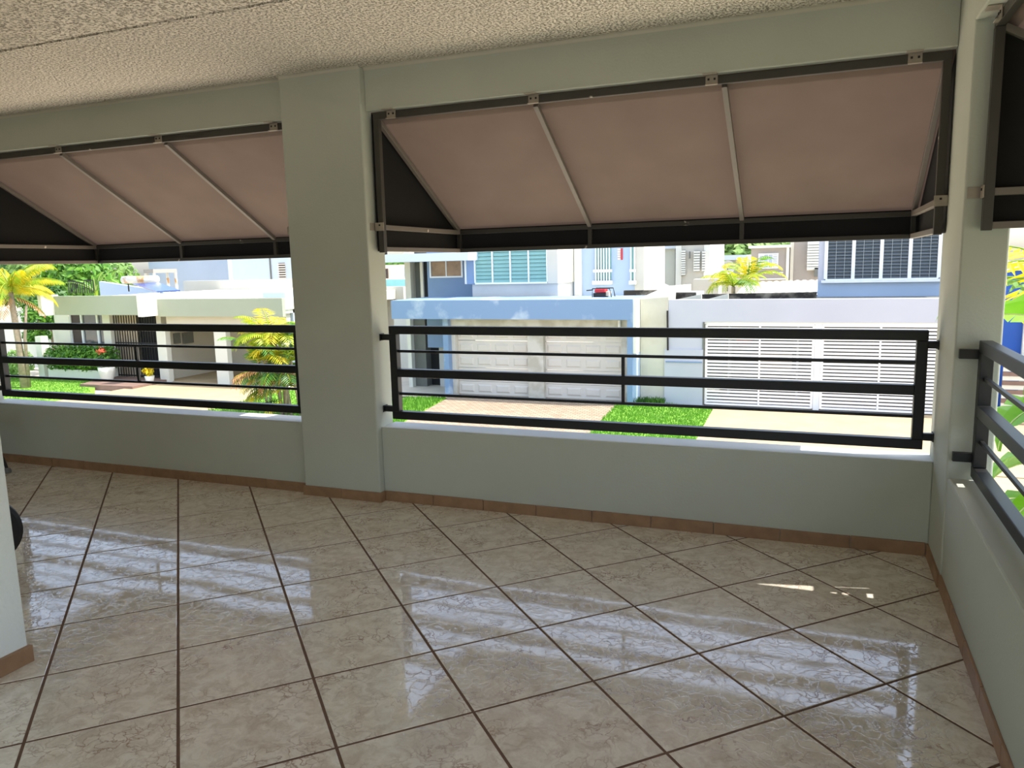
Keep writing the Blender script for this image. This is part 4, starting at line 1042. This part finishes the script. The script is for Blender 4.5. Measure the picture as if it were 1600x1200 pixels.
# banana plants: big single leaves
def banana_leaf(parent, base, az, el, length, width, droop, m=None, tears=True, twist=0.0, n=16):
    p = Vector(base); e = el; pts = [p.copy()]; ds_ = []
    for k in range(n):
        d = Vector((math.cos(az) * math.cos(e), math.sin(az) * math.cos(e), math.sin(e))); ds_.append(d); p = p + d * (length / n); pts.append(p.copy()); e -= droop / n * (0.3 + 1.4 * k / n)
    sd_ = Vector((-math.sin(az), math.cos(az), 0)); mb = MB()
    for k in range(n):
        def row(j):
            t = j / n; w_ = width * 0.5 * max(0.02, math.sin(math.pi * min(1, 0.06 + 0.94 * t) ** 0.8)) if t < 1 else 0.01
            upv = sd_.cross(ds_[min(j, n - 1)]); upv = upv if upv.z > 0 else -upv
            sd2 = (sd_ * math.cos(twist) + upv * math.sin(twist))
            return [pts[j] - sd2 * w_ + upv * (w_ * 0.28 - 0.02 * math.sin(j * 2.1)), pts[j] - sd2 * w_ * 0.5 + upv * w_ * 0.22, pts[j], pts[j] + sd2 * w_ * 0.5 + upv * w_ * 0.22, pts[j] + sd2 * w_ + upv * (w_ * 0.28 - 0.02 * math.sin(j * 1.7))]
        A, Bq = row(k), row(k + 1)
        for q in range(4):
            if tears and q in (0, 3) and k in (5, 9, 12):
                mid = Bq[q].lerp(A[q], 0.25), Bq[q + 1].lerp(A[q + 1], 0.25)
                if q == 0: mb.quad(A[q], A[q + 1], Bq[q + 1], mid[0])
                else: mb.quad(A[q], A[q + 1], mid[1], Bq[q])
            else: mb.quad(A[q], A[q + 1], Bq[q + 1], Bq[q])
    lf = mb.build('leaf', m or M_leaf_b, parent, smooth=True)
    MB().tube([q + Vector((0, 0, 0.004)) for q in pts], [0.02 * (1 - 0.8 * k / n) for k in range(n + 1)], 6, False).build('midrib', M_midrib, lf)
    return lf
random.seed(21)
for lab, u, v, Y in (('banana plant rising behind the black roof rails', 148, 440, 29.5), ('banana plant with an arching leaf by the rusty tank', 192, 438, 33), ('banana plant beside the raised pale roof', 168, 436, 36.5)):
    c_ = at(u, v, Y); g_ = thing('banana_plant', (c_.x, Y, ZG), lab, 'banana plant', 'banana plants behind the white house')
    MB().tube([(c_.x, Y, ZG), (c_.x, Y, c_.z - 0.5)], [0.16, 0.1], 8).build('stem', M_leaf_yg, g_)
    for k in range(6):
        banana_leaf(g_, (c_.x, Y, c_.z - 0.6), 6.28 * k / 6 + random.uniform(-.4, .4), random.uniform(0.6, 1.3), random.uniform(1.4, 2.2), 0.4, random.uniform(0.8, 1.8), M_leaf_g, False, n=10)
# small palms behind the parapet
random.seed(9)
for lab, u, v, Y, n_, L in (('yellow green palm behind the mildewed parapet', 1146, 448, 27.0, 12, 1.45), ('golden palm in front of the beige house', 1170, 436, 31.0, 12, 1.75), ('little palm by the small flat house', 1114, 421, 46, 7, 1.1)):
    c_ = at(u, v, Y); fl_ = []
    for k in range(n_):
        fl_.append(dict(base=(c_.x, Y, c_.z), az=6.28 * k / n_ + random.uniform(-.25, .25), el=random.uniform(0.5, 1.35), length=L * random.uniform(0.8, 1.1), droop=random.uniform(1.3, 2.4), leaf=L * 0.26, n=18, wdt=0.075, hang=0.35, m=random.choice([M_leaf_yg, M_leaf_y, M_leaf_yg, M_leaf_g])))
    palm('small_palm', lab, (c_.x, Y, ZG), fl_, [([(c_.x, Y, ZG), (c_.x, Y, c_.z)], [0.12, 0.07])], M_leaf_yg)
    if u == 1145:
        c_ = at(1128, 455, 26.6); bush('shrub', 'round green shrub at the foot of the small palm', (c_.x, 26.6, ZG), [((c_.x, 26.6, c_.z - 0.1), (0.75, 0.4, 0.35), 260, 0.1)], M_leaf_yg, [((c_.x, 26.6, ZG), (c_.x, 26.6, c_.z), 0.05)])
# banana plant next to the corner pillar
random.seed(33)
g_ = thing('banana_plant', (4.05, 1.9, ZG), 'large banana plant just outside the corner pillar', 'banana plant')
MB().tube([(4.05, 2.1, ZG), (4.05, 2.1, -1.2), (4.0, 2.1, 0.8)], [0.16, 0.13, 0.06], 10).build('stem', M_leaf_yg, g_, smooth=True)
for b_, az, el, L, W_, dr_, tw in (((4.0, 2.1, 0.75), 3.35, 0.75, 1.0, 0.6, 1.5, 0.5), ((4.0, 2.1, 0.35), 3.6, 0.45, 0.9, 0.6, 2.2, 0.2), ((3.95, 2.0, 0.3), 4.2, 0.6, 1.1, 0.6, 2.2, -0.2), ((3.95, 2.0, 0.0), 3.3, 0.35, 0.85, 0.6, 2.2, 0.3),
                                   ((4.0, 2.1, 0.8), 1.2, 1.2, 1.5, 0.55, 1.5, 0.2), ((4.0, 2.1, 0.6), 5.6, 1.2, 1.4, 0.55, 1.6, 0.0), ((3.95, 2.0, -0.3), 3.9, 0.6, 1.0, 0.6, 2.2, 0.4), ((4.0, 2.1, 0.9), 4.5, 1.0, 1.2, 0.6, 1.7, -0.2)):
    banana_leaf(g_, b_, az, el, L, W_, dr_, twist=tw)
# neighbour seen past the pillar
H = thing('house', (9.0, 22, ZG), 'royal blue house wall seen past the banana leaves', 'house')
B('wall_face', M_royal, H, 6.75, 13, 20.2, 26, ZG, 1.0)
B('downpipe', M_white, H, 7.28, 7.38, 20.08, 20.2, ZG, 1.0)
B('roof_edge', M_white, H, 6.7, 13.1, 20.1, 26.1, 1.0, 1.2)
fe = thing('slat_fence', (8.5, 19.4, ZG), 'white and brown slat fence before the royal blue house', 'fence')
for k in range(14):
    B('slat', M_white if k % 2 else M_deck, fe, 6.75, 11, 19.38 + (k % 2) * 0.03, 19.42 + (k % 2) * 0.03, ZG + 0.06 + k * 0.12, ZG + 0.17 + k * 0.12)
for xx in (6.8, 8.2, 9.6, 11): B('post', M_deck, fe, xx - 0.04, xx + 0.04, 19.46, 19.52, ZG, -1.25)
fl_ = []
for k in range(10):
    fl_.append(dict(base=(4.1, 3.0, 1.0), az=6.28 * k / 10, el=random.uniform(0.4, 1.2), length=random.uniform(0.9, 1.2), droop=random.uniform(1.4, 2.4), leaf=0.35, n=16, wdt=0.05, hang=0.4, m=random.choice([M_leaf_yg, M_leaf_y, M_leaf_g])))
palm('garden_palm', 'slender yellow green palm beyond the banana plant', (4.1, 3.0, ZG), fl_, [([(4.15, 3.0, ZG), (4.1, 3.0, 1.05)], [0.07, 0.05])], M_leaf_yg)
